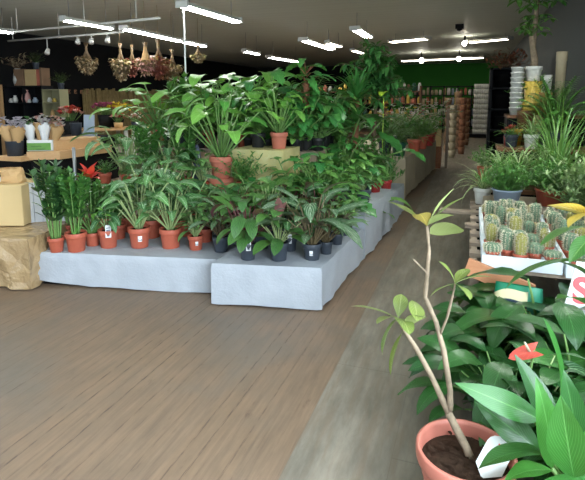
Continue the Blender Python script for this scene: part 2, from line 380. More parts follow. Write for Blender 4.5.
# ------------------------------------------------------------------ lights
M['tube'] = emit('fluorescent tube glow', (250, 252, 246), 46)
M['tubefront'] = emit('cool tube glow', (244, 250, 250), 24)
M['tubefar'] = emit('warm tube glow', (255, 240, 214), 14)
def fluor(a, b, label, group='ceiling fluorescent lights', mat='tube', w=.16, drop=True, ntube=2):
    a, b = V(a), V(b); L = (b-a).length; ang = math.atan2(b.y-a.y, b.x-a.x); mid = (a+b)/2
    r = thing('fluorescent_light', label, 'light', mid, ang, group)
    h = MB(); hw = w/2
    pr = [(-hw, -.005), (-hw*.45, .06), (hw*.45, .06), (hw, -.005), (hw*.9, .0), (hw*.4, .045), (-hw*.4, .045), (-hw*.9, .0)]
    vs = [(x, y, z) for x in (-L/2, L/2) for y, z in pr]; k = len(pr)
    h.add(vs, [(i, (i+1) % k, k+(i+1) % k, k+i) for i in range(k)])
    for s in (-1, 1): box(h, s*L/2-.02, s*L/2+.02, -hw, hw, -.03, .065)
    obj('housing', h.mesh('housing', M['whitemetal'], False), r)
    for i in range(ntube):
        y = (i-(ntube-1)/2)*w*.45; tb = MB(); tube(tb, [(-L/2+.02, y, -.012), (L/2-.02, y, -.012)], .017, n=8)
        obj('tube', tb.mesh('tube', M[mat]), r)
    if drop and mid.z < CEIL-.15:
        for s in (-1, 1):
            dp = MB(); tube(dp, [(s*L*.38, 0, .06), (s*L*.38, 0, CEIL-mid.z)], .006, n=5); obj('hanger', dp.mesh('hanger', M['metal']), r)
    return r
def fl(p, q, z, label, **k): return fluor(atz(*p, z), atz(*q, z), label, **k)
fluor((-4.02, 6.52, 2.9), (-3.93, 8.15, 2.9), 'twin tube fluorescent light nearest the shop front, big and bright above the plants', w=.2)
fluor((-6.35, 8.2, 2.9), (-6.45, 10.3, 2.9), 'long fluorescent light hanging in front of the dried rust bouquets', w=.2)
fluor((-6.45, 10.45, 2.9), (-6.47, 11.5, 2.9), 'short fluorescent light continuing the long one behind the white cord')
fluor((-6.62, 6.95, 2.9), (-6.55, 8.1, 2.9), 'slim fluorescent light beside the white spotlight track at upper left', w=.12)
fl((269, 57), (299, 62), 2.9, 'fluorescent light low over the monstera plants', w=.24)
fl((244, 51), (258, 54), 2.9, 'small distant fluorescent light left of the monsteras near the black wall')
fl((303, 40), (331, 49), 2.95, 'fluorescent light hung midway down the shop left of the ficus', w=.24)
fl((327, 42.5), (340, 46.5), 3.05, 'small warm fluorescent light just behind the midway one', mat='tubefar')
fl((355, 29), (368, 37), 3.05, 'short fluorescent light above the ficus crown', w=.24)
fl((391, 42), (428, 38.5), 3.2, 'crosswise ceiling fluorescent light above the ficus and aisle', w=.3, mat='tubefar')
fl((352, 50), (362, 53), 3.1, 'tiny distant fluorescent light peeking beside the ficus crown', mat='tubefar')
fl((402, 61), (484, 57.5), 3.25, 'long crosswise light strip right in front of the green wall', w=.3, mat='tubefar')
fl((470, 42.5), (510, 38.5), 3.25, 'crosswise light strip meeting the right charcoal wall', w=.3, mat='tubefar', ntube=1)
for i, (x, y0) in enumerate(((-4.0, 3.2), (-4.0, .6), (-6.5, 3.4), (-6.5, .4), (-1.6, .4), (-9.2, 3.4), (-9.2, 6.6))):
    fluor((x, y0, 2.95), (x, y0+1.6, 2.95), 'added twin tube fluorescent light over the shop front, unseen', 'added unseen front lights', w=.2, mat='tubefront')  # unseen fixtures added to brighten the tables and the foreground
for x in (.45, 1.1): fluor((x, 3.9, 2.98), (x, 5.5, 2.98), 'added twin tube fluorescent light over the right hand plants, unseen', 'added unseen right lights', w=.2)  # unseen pair added to lift the dark plants behind the cacti
M['bulbglow'] = emit('bulb glow', (255, 248, 230), 30)
for px, py, z, lab in ((464.5, 43.5, 3.2, 'round bare bulb beside the strip light at the charcoal wall'), (459, 59, 3.1, 'round bare bulb on the aisle side before the green wall'), (421.5, 60.5, 3.1, 'round bare bulb before the green wall, left of the aisle')):
    p = atz(px, py, z); r = thing('ceiling_bulb', lab, 'light', p, 0, 'bare ceiling bulbs'); q = MB()
    k = depth(p)/500*2.4
    lathe(q, [(0.0, -k), (.6*k, -.8*k), (k, 0), (.7*k, .7*k), (.3*k, k)], 10); obj('bulb', q.mesh('bulb', M['bulbglow']), r)
    q = MB(); tube(q, [(0, 0, k), (0, 0, CEIL-p.z)], .03, n=6); obj('holder', q.mesh('holder', M['black']), r)
# dark ceiling sensor
p = atz(459.5, 28.5, CEIL-.1); r = MB(); box(r, -.1, .1, -.1, .1, 0, .1); lathe(r, [(.0, -.07), (.06, -.05), (.07, 0)], 10)
tag(obj('ceiling_sensor', r.mesh('ceiling_sensor', M['black'], False), None, p), 'small dark box fixed to the ceiling above the aisle', 'sensor')
# spotlight tracks
def track(px0, px1, z, label, spots, rods):
    a, b = atz(*px0, z), atz(*px1, z); r = thing('light_track', label, 'light track', a, 0, 'ceiling light tracks')
    q = MB(); tube(q, [(0, 0, 0), b-a], .022, n=6); obj('rail', q.mesh('rail', M['whitemetal']), r)
    for f in rods:
        c = (b-a)*f; q = MB(); tube(q, [c, c+V((0, 0, CEIL-z))], .01, n=5); obj('rod', q.mesh('rod', M['whitemetal']), r)
    for f, L in spots:
        c = (b-a)*f; q = MB(); tube(q, [c, c-V((0, 0, L-.05))], .012, n=5); d = V((.35, -.6, -.7)).normalized()
        tube(q, [c-V((0, 0, L))-d*.05, c-V((0, 0, L))+d*.08], .04, .055, n=10); obj('spotlight', q.mesh('spotlight', M['whitemetal']), r)
track((-30, 36), (160, 18), 2.95, 'thin white pipe track hung from the ceiling at upper left', [], (.3, .66, .9))
track((8, 41), (123, 32), 2.9, 'lower white track carrying small spotlights', [(.37, .28), (.64, .1), (.75, .12), (.88, .12)], (.05, .48))
# white cord hanging
p0, p1 = atz(183.5, 8, 2.88), aty(186, 118, 6.6)
q = MB(); tube(q, [p0, p0+(p1-p0)*.5+V((.01, 0, 0)), V((p0.x+.0, p0.y, 1.4))], .012, n=6)
tag(obj('power_cord', q.mesh('power_cord', M['white'])), 'white power cord hanging from the big twin tube light into the plants', 'cord')

# ------------------------------------------------------------------ draped tables
def draped(name, label, poly, z, mat, amp=(.01, .02, .01, .01), hem=(.012, .012, .012, .012), seed=1, res=.03, base=True, lift=0, crum=0.0, cat='display table'):
    rng = random.Random(seed); P = [V((p[0], p[1], 0)) for p in poly]; r = thing(name, label, cat, P[0].copy())
    m = MB(); O = P[0]
    nx, ny = 24, 14
    def nz(x, y): return .004*math.sin(x*9+seed)+.004*math.sin(y*11+x*5)
    vs = []
    for j in range(ny+1):
        for i in range(nx+1):
            s, t = i/nx, j/ny; p = P[0]*(1-s)*(1-t)+P[1]*s*(1-t)+P[2]*s*t+P[3]*(1-s)*t
            edge = 0 if i in (0, nx) or j in (0, ny) else 1
            vs.append(p-O+V((0, 0, z+nz(p.x, p.y)*edge)))
    m.add(vs, [(j*(nx+1)+i, j*(nx+1)+i+1, (j+1)*(nx+1)+i+1, (j+1)*(nx+1)+i) for j in range(ny) for i in range(nx)])
    ctr = sum(P, V())/4
    for e in range(4):
        a, b = P[e], P[(e+1) % 4]; L = (b-a).length; t = (b-a)/L; nrm = V((t.y, -t.x, 0))
        k = max(6, int(L/res)); rows = 9; ph = [rng.uniform(0, 6) for _ in range(6)]; A = amp[e]; vs = []
        for j in range(rows+1):
            f = j/rows
            for i in range(k+1):
                s = i/k; x = s*L
                w = math.sin(x*7+ph[0])*.5+math.sin(x*17+ph[1]+f*2)*.35+math.sin(x*31+ph[2]-f*4)*.25
                env = min(1, s*8, (1-s)*8)
                h0 = hem[e]+lift*max(0, 1-s*3)*(e == 0)+.012*(1+math.sin(x*6+ph[3]))*.5
                zz = z*(1-f)+h0*f
                off = A*(f**.8)*(w+.8)*max(.35, env)+.006
                if crum: off += crum*(math.sin(x*23+f*9+ph[4])*math.sin(f*14+x*7+ph[5]))*min(1, f*4)*env
                if i in (0, k):
                    oc = (.012+.35*max(amp)*f**.8) if j else 0.0; o2 = P[(e+(2 if i else -1)) % 4]; c0_ = b if i else a
                    t2 = (o2-c0_).normalized() if i else (c0_-o2).normalized(); n2_ = V((t2.y, -t2.x, 0))
                    vs.append(c0_+(nrm+n2_)*oc*.6-O+V((0, 0, z*(1-f)+.014*f))); continue
                vs.append(a+t*x+nrm*(off if j else 0.0)-O+V((0, 0, zz if j else z)))
        m.add(vs, [(j*(k+1)+i, (j+1)*(k+1)+i, (j+1)*(k+1)+i+1, j*(k+1)+i+1) for j in range(rows) for i in range(k)])
    obj('cloth_cover' if mat == 'fleece' else 'paper_cover', m.mesh('cover', M[mat]), r)
    if base:
        q = MB(); prism(q, [(ctr+(p-ctr)*.93-O) for p in P], 0, z-.012); obj('base', q.mesh('base', M['black'], False), r)
    return r
ZL, ZR = .29, .33
draped('display_table', 'low white sheeted table along the left front, topped with terracotta pots', [(-3.42, 3.08), (-1.86, 3.42), (-1.86, 4.5), (-3.6, 4.5)], ZL, 'fleece', (.008, .01, .01, .02), (.005, .01, .01, .03), 3, lift=.05)
draped('display_table', 'low white sheeted table jutting out at the front corner under dark pots', [(-1.79, 3.22), (-.985, 3.39), (-.93, 4.62), (-1.84, 4.62)], ZR, 'fleece', (.006, .012, .01, .006), (.006, .03, .02, .006), 5)
draped('display_table', 'taller white sheeted block beside the aisle behind the front table', [(-1.6, 4.68), (-.925, 4.68), (-.85, 5.95), (-1.6, 5.95)], .49, 'fleece', (.012, .016, .01, .01), (.01, .03, .01, .01), 8)
draped('display_table', 'small low white sheeted block between the tall white block and the beige one', [(-1.6, 6.0), (-.87, 6.0), (-.84, 6.95), (-1.6, 6.95)], .40, 'fleece', (.012, .014, .01, .01), (.01, .02, .01, .01), 9)
draped('display_table', 'long beige paper covered table further down the aisle', [(-2.3, 7.78), (-.93, 7.78), (-.72, 11.5), (-2.3, 11.5)], .67, 'dullwrap', (.008, .02, .01, .01), (.01, .05, .01, .01), 12)
draped('display_pedestal', 'low pedestal wrapped in crumpled shiny kraft paper at the left edge', [(-4.9, 2.7), (-3.34, 2.98), (-3.5, 3.85), (-5.1, 3.6)], .43, 'wrap', (.018, .018, .01, .01), (.006, .006, .01, .01), 15, crum=.03)
# rear benches
def bench(label, x0, x1, y0, y1, z, mat='fleece'):
    r = thing('plant_bench', label, 'bench', ((x0+x1)/2, y0, 0)); q = MB(); hw = (x1-x0)/2
    box(q, -hw, hw, 0, y1-y0, z-.05, z); obj('top', q.mesh('top', M[mat], False), r)
    for sx in (-1, 1):
        for y in (.04, y1-y0-.04):
            q = MB(); box(q, sx*(hw-.05)-.03, sx*(hw-.05)+.03, y-.03, y+.03, 0, z-.05); obj('leg', q.mesh('leg', M['greywood'], False), r)
bench('raised white bench behind the terracotta pot rows, holding the pink pot', -4.0, -1.66, 4.56, 5.0, .55, 'greywood')
bench('high bench at the back of the plant display behind the yellow board', -4.6, -1.7, 5.66, 7.2, .93, 'greywood')
q = MB(); box(q, -.31, .31, -.28, .28, 0, 1.0); tag(obj('strand_board_box', q.mesh('strand_board_box', M['osb'], False), None, (-2.22, 5.34, 0)), 'pale yellow strand board box among the plants, a pink pot on top', 'box')

# ------------------------------------------------------------------ plant generators (unit height, base at z=0)
def P_zz(rng, leafm='zz', n=13):
    f, s = MB(), MB()
    for i in range(n):
        az = rng.uniform(0, 6.28); tl = rng.uniform(.02, .24); L = rng.uniform(.72, 1.0)
        pts, d = curve((math.cos(az)*.05, math.sin(az)*.05, 0), dirn(az, tl), L, rng.uniform(.0, .2), 12)
        tube(s, pts, .014, .006, 5)
        ra = rng.uniform(0, 3.1)
        for k in range(3, 13):
            if k % 2 and k < 9: continue
            t = k/12; dd = (pts[k]-pts[k-1]).normalized(); sd = dd.orthogonal().normalized(); sd = Matrix.Rotation(ra, 3, dd) @ sd
            for sg in (-1, 1):
                leaf(f, pts[k], Matrix.Rotation(rng.uniform(-.7, .7), 3, dd) @ (sd*sg)+dd*1.15+V((0, 0, .1)), .19*(1.1-.4*t), .1, 'oval', .3, .15, 4, 2, rng=rng)
        leaf(f, pts[-1], d, .12, .05, 'oval', .3, .15, 4, 2, rng=rng)
    return [('foliage', f, leafm), ('stems', s, 'stem')]
def P_arrow(rng, leafm='arrow', stem='palestem', n=17, LL=.4, WW=.3, prof='arrow', back=.3, tl=(.08, .8), ll=(.42, .85), droop=1.3, teeth=0, rows=6, sr=.012, wave=.02, dstart=.45):
    f, s = MB(), MB()
    for i in range(n):
        az = i*2.4+rng.uniform(-.3, .3); tt = tl[0]+(tl[1]-tl[0])*(i+.5)/n; L = rng.uniform(*ll)*(1.0 if i > 1 else 1.05)
        pts, d = curve((math.cos(az)*.03, math.sin(az)*.03, 0), dirn(az, tt), L, rng.uniform(.1, .35), 6)
        tube(s, pts, sr*1.3, sr*.7, 5)
        h = V((math.cos(az), math.sin(az), rng.uniform(-.15, dstart)))
        k = rng.uniform(.75, 1.1)
        leaf(f, pts[-1], h, LL*k, WW*k, prof, droop*rng.uniform(.6, 1.3), .12, rows, 4, rng.uniform(-.35, .35), back, None, wave, teeth, rng=rng)
    return [('foliage', f, leafm), ('stems', s, stem)]
def P_philo(rng): return P_arrow(rng, 'philo', 'stem', 24, .36, .29, 'heart', .22, (.05, .95), (.45, .9), 1.2)
def P_mons(rng): return P_arrow(rng, 'mons', 'stem', 28, .36, .34, 'heart', .22, (.1, 1.15), (.25, .88), 1.2, teeth=.4, rows=12)
def P_pothos(rng): return P_arrow(rng, 'pothos', 'stem', 46, .29, .23, 'heart', .2, (.1, 1.45), (.2, .85), 1.1)
def P_velvet(rng): return P_arrow(rng, 'velvet', 'palestem', 15, .42, .27, 'heart', .2, (.05, .75), (.3, .78), 1.3, dstart=.7)
def P_calathea(rng): return P_arrow(rng, 'calathea', 'redstem', 28, .4, .17, 'oval', 0, (.03, .66), (.22, .74), 1.2, dstart=1.1, sr=.009)
def P_agla(rng): return P_arrow(rng, 'aglaonema', 'palestem', 30, .4, .16, 'lance', 0, (.03, .62), (.2, .74), 1.1, dstart=1.2, sr=.009)
def P_strom(rng): return P_arrow(rng, 'stromanthe', 'maroonish', 26, .5, .15, 'lance', 0, (.03, .7), (.18, .62), 1.1, dstart=1.2, sr=.009)
def P_pink(rng):
    r = P_arrow(rng, 'calathea', 'palestem', 20, .42, .18, 'oval', 0, (.05, .9), (.12, .6), 1.3, dstart=.7, sr=.007)
    f = MB()
    for az, L in ((2.2, .5), (2.8, .4)): leaf(f, (0, 0, .42), dirn(az, .35), L, .13, 'lance', .5, .3, 6, 4, rng=rng)
    return r+[('pink_leaf', f, 'pinkleaf')]
def P_red(rng):
    r = P_arrow(rng, 'philo', 'stem', 20, .34, .12, 'lance', 0, (.1, 1.0), (.2, .5), 1.1, dstart=1.2); f = MB(); s = MB()
    tube(s, [(0, 0, 0), (.01, 0, .78)], .015, .012, 5)
    for i in range(12): leaf(f, (.01, 0, .76), dirn(i*2.4,   .35+.09*i), .3, .15, 'lance', .6, .2, 5, 2, rng=rng)
    return r+[('flower_stem', s, 'stem'), ('red_bract', f, 'redbract')]
def P_palm(rng, n=20, leafm='palm', LL=.9):
    f, s = MB(), MB()
    for i in range(n):
        az = i*2.4+rng.uniform(-.3, .3); tt = .12+.7*(i+.5)/n; L = rng.uniform(.85, 1.1)*LL
        pts, d = curve((0, 0, 0), dirn(az, tt), L, rng.uniform(.6, 1.2), 20); tube(s, pts, .011, .004, 4)
        for k in range(6, 21):
            dd = (pts[k]-pts[k-1]).normalized(); sd = dd.cross(V((0, 0, 1))); sd = sd.normalized() if sd.length > .01 else V((1, 0, 0))
            for sg in (-1, 1): leaf(f, pts[k], sd*sg+dd*.7, .26*(1.15-abs(k/20-.55)), .042, 'lance', .7, .2, 3, 2, rng=rng)
    return [('foliage', f, leafm), ('stems', s, 'stem')]
def P_fern(rng):
    f, s = MB(), MB()
    for i in range(26):
        az = i*2.4+rng.uniform(-.3, .3); tt = .1+1.0*(i+.5)/26; L = rng.uniform(.75, 1.05)
        pts, d = curve((0, 0, 0), dirn(az, tt), L, rng.uniform(1.0, 1.7), 14); tube(s, pts, .008, .003, 4)
        for k in range(2, 15):
            dd = (pts[k]-pts[k-1]).normalized(); sd = dd.cross(V((0, 0, 1))); sd = sd.normalized() if sd.length > .01 else V((1, 0, 0))
            for sg in (-1, 1): leaf(f, pts[k], sd*sg+dd*.5, .13*(1.2-k/14), .045, 'lance', .4, .1, 2, 2, rng=rng)
    return [('foliage', f, 'fern'), ('stems', s, 'stem')]
def P_strap(rng, leafm='spider', n=46, W=.05, tl=(.1, 1.1), dr=(1.0, 2.2)):
    f = MB()
    for i in range(n):
        az = i*2.4+rng.uniform(-.4, .4); tt = tl[0]+(tl[1]-tl[0])*(i+.5)/n
        leaf(f, (math.cos(az)*.03, math.sin(az)*.03, 0), dirn(az, tt), rng.uniform(.8, 1.25), W*rng.uniform(.7, 1.2), 'strap', rng.uniform(*dr), .3, 9, 2, rng=rng)
    return [('foliage', f, leafm)]
def P_grass(rng): return P_strap(rng, 'grassleaf', 70, .03, (.1, 1.25), (.7, 1.9))
def P_peace(rng, leafm='peace', n=46, W=.25, L=.52):
    return P_arrow(rng, leafm, 'stem', n, L, W, 'lance', 0, (.05, 1.25), (.2, .64), 1.3, rows=7, dstart=.9, wave=.03)
def P_bush(rng, leafm='bush', n=26, L=.16, W=.055):
    f, s = MB(), MB()
    for i in range(n):
        az = i*2.4; tt = .05+1.05*(i+.5)/n; l = rng.uniform(.55, .95); pts, d = curve((0, 0, 0), dirn(az, tt), l, rng.uniform(.1, .5), 8); tube(s, pts, .009, .004, 4)
        for k in range(2, 9):
            for q in range(3):
                leaf(f, pts[k], dirn(rng.uniform(0, 6.28), rng.uniform(.5, 1.5)), L*rng.uniform(.7, 1.2), W, 'lance', .5, .15, 3, 2, rng=rng)
    return [('foliage', f, leafm), ('stems', s, 'stem')]
def P_silver(rng): return P_bush(rng, 'silverbush', 26, .17, .05)
def P_spike(rng):
    f = MB()
    for i in range(15): leaf(f, (math.cos(i*2.4)*.04, math.sin(i*2.4)*.04, 0), dirn(i*2.4, .08+.05*i), rng.uniform(.75, 1.0), .085, 'strap', .15, .4, 6, 2, rng=rng)
    return [('foliage', f, 'aglaonema')]
def P_ficus(rng):
    f, s = MB(), MB(); tube(s, [(0, 0, 0), (.015, .01, .3), (-.01, 0, .55), (0, 0, .74)], .022, .014, 7)
    for i in range(54):
        az = i*2.4; tt = .15+1.5*(i+.5)/54; L = rng.uniform(.22, .42)
        pts, d = curve((0, 0, rng.uniform(.6, .74)), dirn(az, tt), L*.85, rng.uniform(.2, .8), 8); tube(s, pts, .006, .003, 4)
        for k in range(2, 9):
            for q in range(4): leaf(f, pts[k], dirn(rng.uniform(0, 6.28), rng.uniform(.9, 2.1)), rng.uniform(.07, .11), .04, 'lance', .7, .2, 3, 2, rng=rng)
    return [('foliage', f, 'ficus'), ('trunk', s, 'bark')]
def P_drac(rng):
    f, s = MB(), MB(); tube(s, [(0, 0, 0), (.01, 0, .4), (0, 0, .74)], .03, .026, 8)
    for z0, n, L in ((.74, 46, .32), (.56, 26, .24)):
        for i in range(n): leaf(f, (0, 0, z0), dirn(i*2.4+rng.uniform(-.2, .2), .08+1.3*(i+.5)/n), L*rng.uniform(.8, 1.15), .04, 'strap', .9, .3, 6, 2, rng=rng)
    return [('foliage', f, 'mons'), ('trunk', s, 'brownbark')]
M['brownbark'] = plain('brown ringed bark', (140, 96, 72), .85, .2, var=.3, nscale=20, bump=.5)
def P_pole(rng):
    f, s = MB(), MB(); tube(s, [(0, 0, 0), (0, 0, .72)], .035, .035, 8)
    for i in range(46):
        z = rng.uniform(.15, .8); az = rng.uniform(0, 6.28); d = dirn(az, rng.uniform(.6, 1.3)); p = V((0, 0, z)); q = p+d*rng.uniform(.1, .22)
        tube(s, [p, q], .006, .004, 4); leaf(f, q, (d.x, d.y, rng.uniform(-.4, .3)), .24, .19, 'heart', .8, .12, 9, 4, rng.uniform(-.3, .3), .2, None, .02, .3, rng=rng)
    return [('foliage', f, 'mons'), ('moss_pole', s, 'brownbark')]
KIND = {
 'dusk': (lambda r: P_bush(r, 'dusk'), 'shaded_plant'),
 'zz': (P_zz, 'zz_plant'), 'zzdark': (lambda r: P_zz(r, 'zzdark', 13), 'zz_plant'), 'arrow': (P_arrow, 'arrowhead_plant'), 'velvet': (P_velvet, 'velvet_leaf_plant'),
 'calathea': (P_calathea, 'calathea'), 'agla': (P_agla, 'aglaonema'), 'strom': (P_strom, 'striped_leaf_plant'), 'pink': (P_pink, 'pink_leaf_plant'), 'red': (P_red, 'red_bromeliad'),
 'philo': (P_philo, 'philodendron'), 'mons': (P_mons, 'monstera'), 'pothos': (P_pothos, 'pothos'), 'palm': (P_palm, 'potted_palm'), 'fern': (P_fern, 'potted_fern'),
 'spider': (P_strap, 'spider_plant'), 'grass': (P_grass, 'strap_leaf_plant'), 'peace': (P_peace, 'peace_lily'), 'bush': (P_bush, 'bushy_plant'), 'silver': (P_silver, 'grey_leaf_plant'),
 'spike': (P_spike, 'spiky_plant'), 'ficus': (P_ficus, 'ficus_tree'), 'drac': (P_drac, 'dracaena'), 'pole': (P_pole, 'climbing_monstera'),
 'peacebright': (lambda r: P_peace(r, 'peacebright', 36, .23, .52), 'peace_lily'),
}
CACHE = {}
def gen(kind, var):
    if (kind, var) not in CACHE:
        rng = random.Random(kind+str(var))
        CACHE[(kind, var)] = [(n, mb.mesh(n, M[mt]), mt) for n, mb, mt in KIND[kind][0](rng)]
    return CACHE[(kind, var)]
POTS = {}
def pot_mesh(mat):
    if mat not in POTS:
        q = MB()
        lathe(q, [(0, 0), (.36, 0), (.375, .02), (.44, .66), (.45, .68), (.49, .69), (.5, .72), (.5, .9), (.49, .92), (.46, .92), (.45, .88), (.44, .7)], 24)
        s = MB(); lathe(s, [(.452, .79), (.3, .81), (0, .82)], 16)
        st = MB(); k = []
        for a in (-.2, -.1, 0, .1, .2):
            for z in (.34, .6): 
                r = .445 if z > .5 else .413
                k.append((r*math.sin(a)*1.02, -r*math.cos(a)*1.02, z))
        st.add(k, [(2*i, 2*i+2, 2*i+3, 2*i+1) for i in range(4)])
        ik = MB()
        for zz in (.38, .43, .5):
            w = .08 if zz < .5 else .05
            ik.add([(-w, -.43, zz), (w, -.43, zz), (w, -.435, zz+.03), (-w, -.435, zz+.03)], [(0, 1, 2, 3)])
        tg = MB(); tg.add([(-.13, -.50, .6), (.13, -.50, .6), (.14, -.46, 1.22), (-.12, -.46, 1.22)], [(0, 1, 2, 3)]); tg.add([(-.13, -.497, .6), (.13, -.497, .6), (.14, -.457, 1.22), (-.12, -.457, 1.22)], [(3, 2, 1, 0)])
        ti = MB()
        for z0, z1, w in ((.66, .76, .06), (.82, 1.0, .09), (1.05, 1.1, .09)): ti.add([(-w, -.502+(z0-.6)*.065, z0), (w, -.502+(z0-.6)*.065, z0), (w, -.502+(z1-.6)*.065, z1), (-w, -.502+(z1-.6)*.065, z1)], [(0, 1, 2, 3)])
        POTS[mat] = (q.mesh('pot', M[mat]), s.mesh('soil', M['soil']), st.mesh('price_sticker', M['white']), ik.mesh('sticker_print', M['ink']), tg.mesh('plant_tag', M['white']), ti.mesh('tag_print', M['ink']))
    return POTS[mat]
VAR = {}
def plant(kind, loc, dia, h, pot, label, group=None, sticker=0, rot=None, variants=3, wide=1.0, name=None):
    """one potted plant; dia pot diameter, h total height"""
    VAR[kind] = VAR.get(kind, -1)+1; var = VAR[kind] % variants
    r = thing(name or KIND[kind][1], label, 'plant', loc, 0, group)
    pm = pot_mesh(pot)
    face = math.atan2(loc[0], -loc[1])*-1 if sticker else 0
    po = obj('pot', pm[0], r, (0, 0, 0), dia, rotz=math.atan2(loc[0], loc[1])*-1+RND.uniform(-.25, .25))
    obj('soil', pm[1], po)
    if sticker == 1:
        st = obj('price_sticker', pm[2], po)
    if sticker == 2:
        obj('plant_tag', pm[4], po)
    if sticker:
        # print on the sticker or tag stays in one small mesh of its own
        obj('sticker_print' if sticker == 1 else 'tag_print', pm[3 if sticker == 1 else 5], po)
    rz = RND.uniform(0, 6.28) if rot is None else rot
    fh = max(.05, h-.8*dia)
    for n, me, mt in gen(kind, var):
        obj(n, me, r, (0, 0, .8*dia), (fh*wide, fh*wide, fh), rz)
    return r
def row(kind, px, py, z, potpx, ytop, pot, label, **k):
    p = atz(px, py-1, z); d = depth(p); p = p+V((p.x, p.y, 0)).normalized()*(potpx/2*d/500*.8)
    d = depth(p); return plant(kind, p, potpx*d/500, (py-ytop)*d/500*1.02, pot, label, **k)
G1 = 'terracotta potted plants on the low left table'
G2 = 'dark potted plants on the front corner table'
TC, DK = 'terracotta', 'darkpot'
A = ZL
row('zzdark', 57, 254, A, 16, 168, TC, 'tall narrow dark zz plant, leftmost terracotta pot in the front row', group=G1)
row('zz', 77, 254, A, 21, 176, TC, 'upright zz plant in terracotta pot, second from the left table end', group=G1)
row('velvet', 109, 250, A, 20, 188, TC, 'terracotta pot with one dark white-veined leaf hanging over its front', group=G1, sticker=2, wide=.8, rot=-1.2)
row('arrow', 140, 250, A, 22, 158, TC, 'tall arrowhead plant on pale stalks in stickered terracotta pot', group=G1, sticker=1, wide=.85)
row('arrow', 171, 251, A, 22, 168, TC, 'arrowhead plant in plain terracotta pot right of the stickered tall one', group=G1, wide=.9)
row('agla', 196, 252, A, 16, 196, TC, 'small leafy plant in the small stickered terracotta pot', group=G1, sticker=1)
row('zz', 97, 241, A, 17, 186, TC, 'zz plant in terracotta pot behind the veined leaf pot', group=G1)
row('zz', 119, 241, A, 16, 188, TC, 'zz plant half hidden between the veined leaf pot and tall arrowhead', group=G1)
row('arrow', 152, 240, A, 20, 150, TC, 'arrowhead plant in shaded terracotta pot between the two front arrowheads', group=G1, wide=.9)
row('calathea', 206, 244, A, 15, 190, TC, 'little leafy plant behind the small stickered terracotta pot', group=G1)
row('red', 93, 248, A, 15, 166, TC, 'bromeliad with bright red bract at the back of the left table', group=G1, wide=.7)
row('bush', 106, 234, A, 16, 186, TC, 'bushy green plant right of the red bromeliad', group=G1, wide=.8)
row('agla', 130, 234, A, 17, 178, TC, 'leafy plant at the back of the left table behind the arrowheads', group=G1)
row('velvet', 184, 238, A, 18, 160, TC, 'dark veined plant behind the front arrowhead and small stickered pot', group=G1)
row('velvet', 168, 230, A, 18, 152, TC, 'dark veined plant at the back of the left table below the slate cone', group=G1)
B = ZR
row('strom', 221, 254, A, 17, 190, DK, 'maroon stemmed striped plant in dark pot on the left table end', group=G2)
row('calathea', 248, 262, B, 18, 182, DK, 'calathea in dark pot with a white tag, left on the corner table', group=G2, sticker=2)
row('pink', 279, 263, B, 20, 188, DK, 'plant with dusty pink leaf in dark pot on the corner table front', group=G2, wide=1.1)
row('strom', 312, 263, B, 19, 168, DK, 'large striped plant in stickered dark pot at the corner table front', group=G2, sticker=1, wide=1.1)
row('strom', 326, 256, B, 14, 180, DK, 'striped plant in dark pot just behind the large stickered one', group=G2)
row('agla', 337, 247, B, 13, 188, DK, 'silver streaked plant in small dark pot, third along the aisle edge', group=G2)
row('velvet', 345, 237, B, 12, 186, DK, 'dark veined plant in stickered black pot, farthest along the aisle edge', group=G2, sticker=1)
row('calathea', 234, 246, B, 16, 184, DK, 'calathea in dark pot behind the white tagged calathea', group=G2)
row('strom', 262, 251, B, 17, 182, DK, 'striped plant in dark pot between the tagged calathea and pink leaf plant', group=G2)
row('velvet', 290, 253, B, 15, 192, DK, 'veined plant in stickered dark pot behind the pink leaf plant', group=G2, sticker=2)
row('calathea', 236, 236, B, 16, 172, DK, 'calathea in the back row of the corner table under the yellow board', group=G2)
row('agla', 268, 238, B, 16, 165, DK, 'tall silver streaked plant at the back below the yellow board', group=G2)
row('strom', 298, 240, B, 15, 172, DK, 'striped plant in the back row of the corner table', group=G2)
row('calathea', 318, 238, B, 14, 172, DK, 'calathea behind the striped pots near the aisle', group=G2)
row('agla', 252, 230, B, 14, 166, DK, 'streaked plant in the last row at the left of the corner table', group=G2)
row('velvet', 334, 230, B, 13, 172, DK, 'dark veined plant tucked in front of the tall white block', group=G2)
row('calathea', 284, 229, B, 14, 166, DK, 'calathea in the last row behind the pink leaf plant', group=G2)
for kd, px, py, yt, lab in (('arrow', 122, 226, 172, 'pale arrowhead plant deep in the left table between the zz plants and bench'), ('arrow', 146, 224, 160, 'pale arrowhead plant deep in the left table behind the tall stickered one'), ('velvet', 196, 228, 165, 'dark veined plant deep in the left table under the pink pot'),
        ('zz', 70, 240, 192, 'short zz plant behind the two leftmost zz plants'), ('agla', 212, 230, 176, 'leafy plant deep in the left table under the pink pot, right side'), ('bush', 160, 226, 158, 'bushy plant deep in the left table before the bench')):
    row(kd, px, py, A, 15, yt, TC, lab, group=G1)
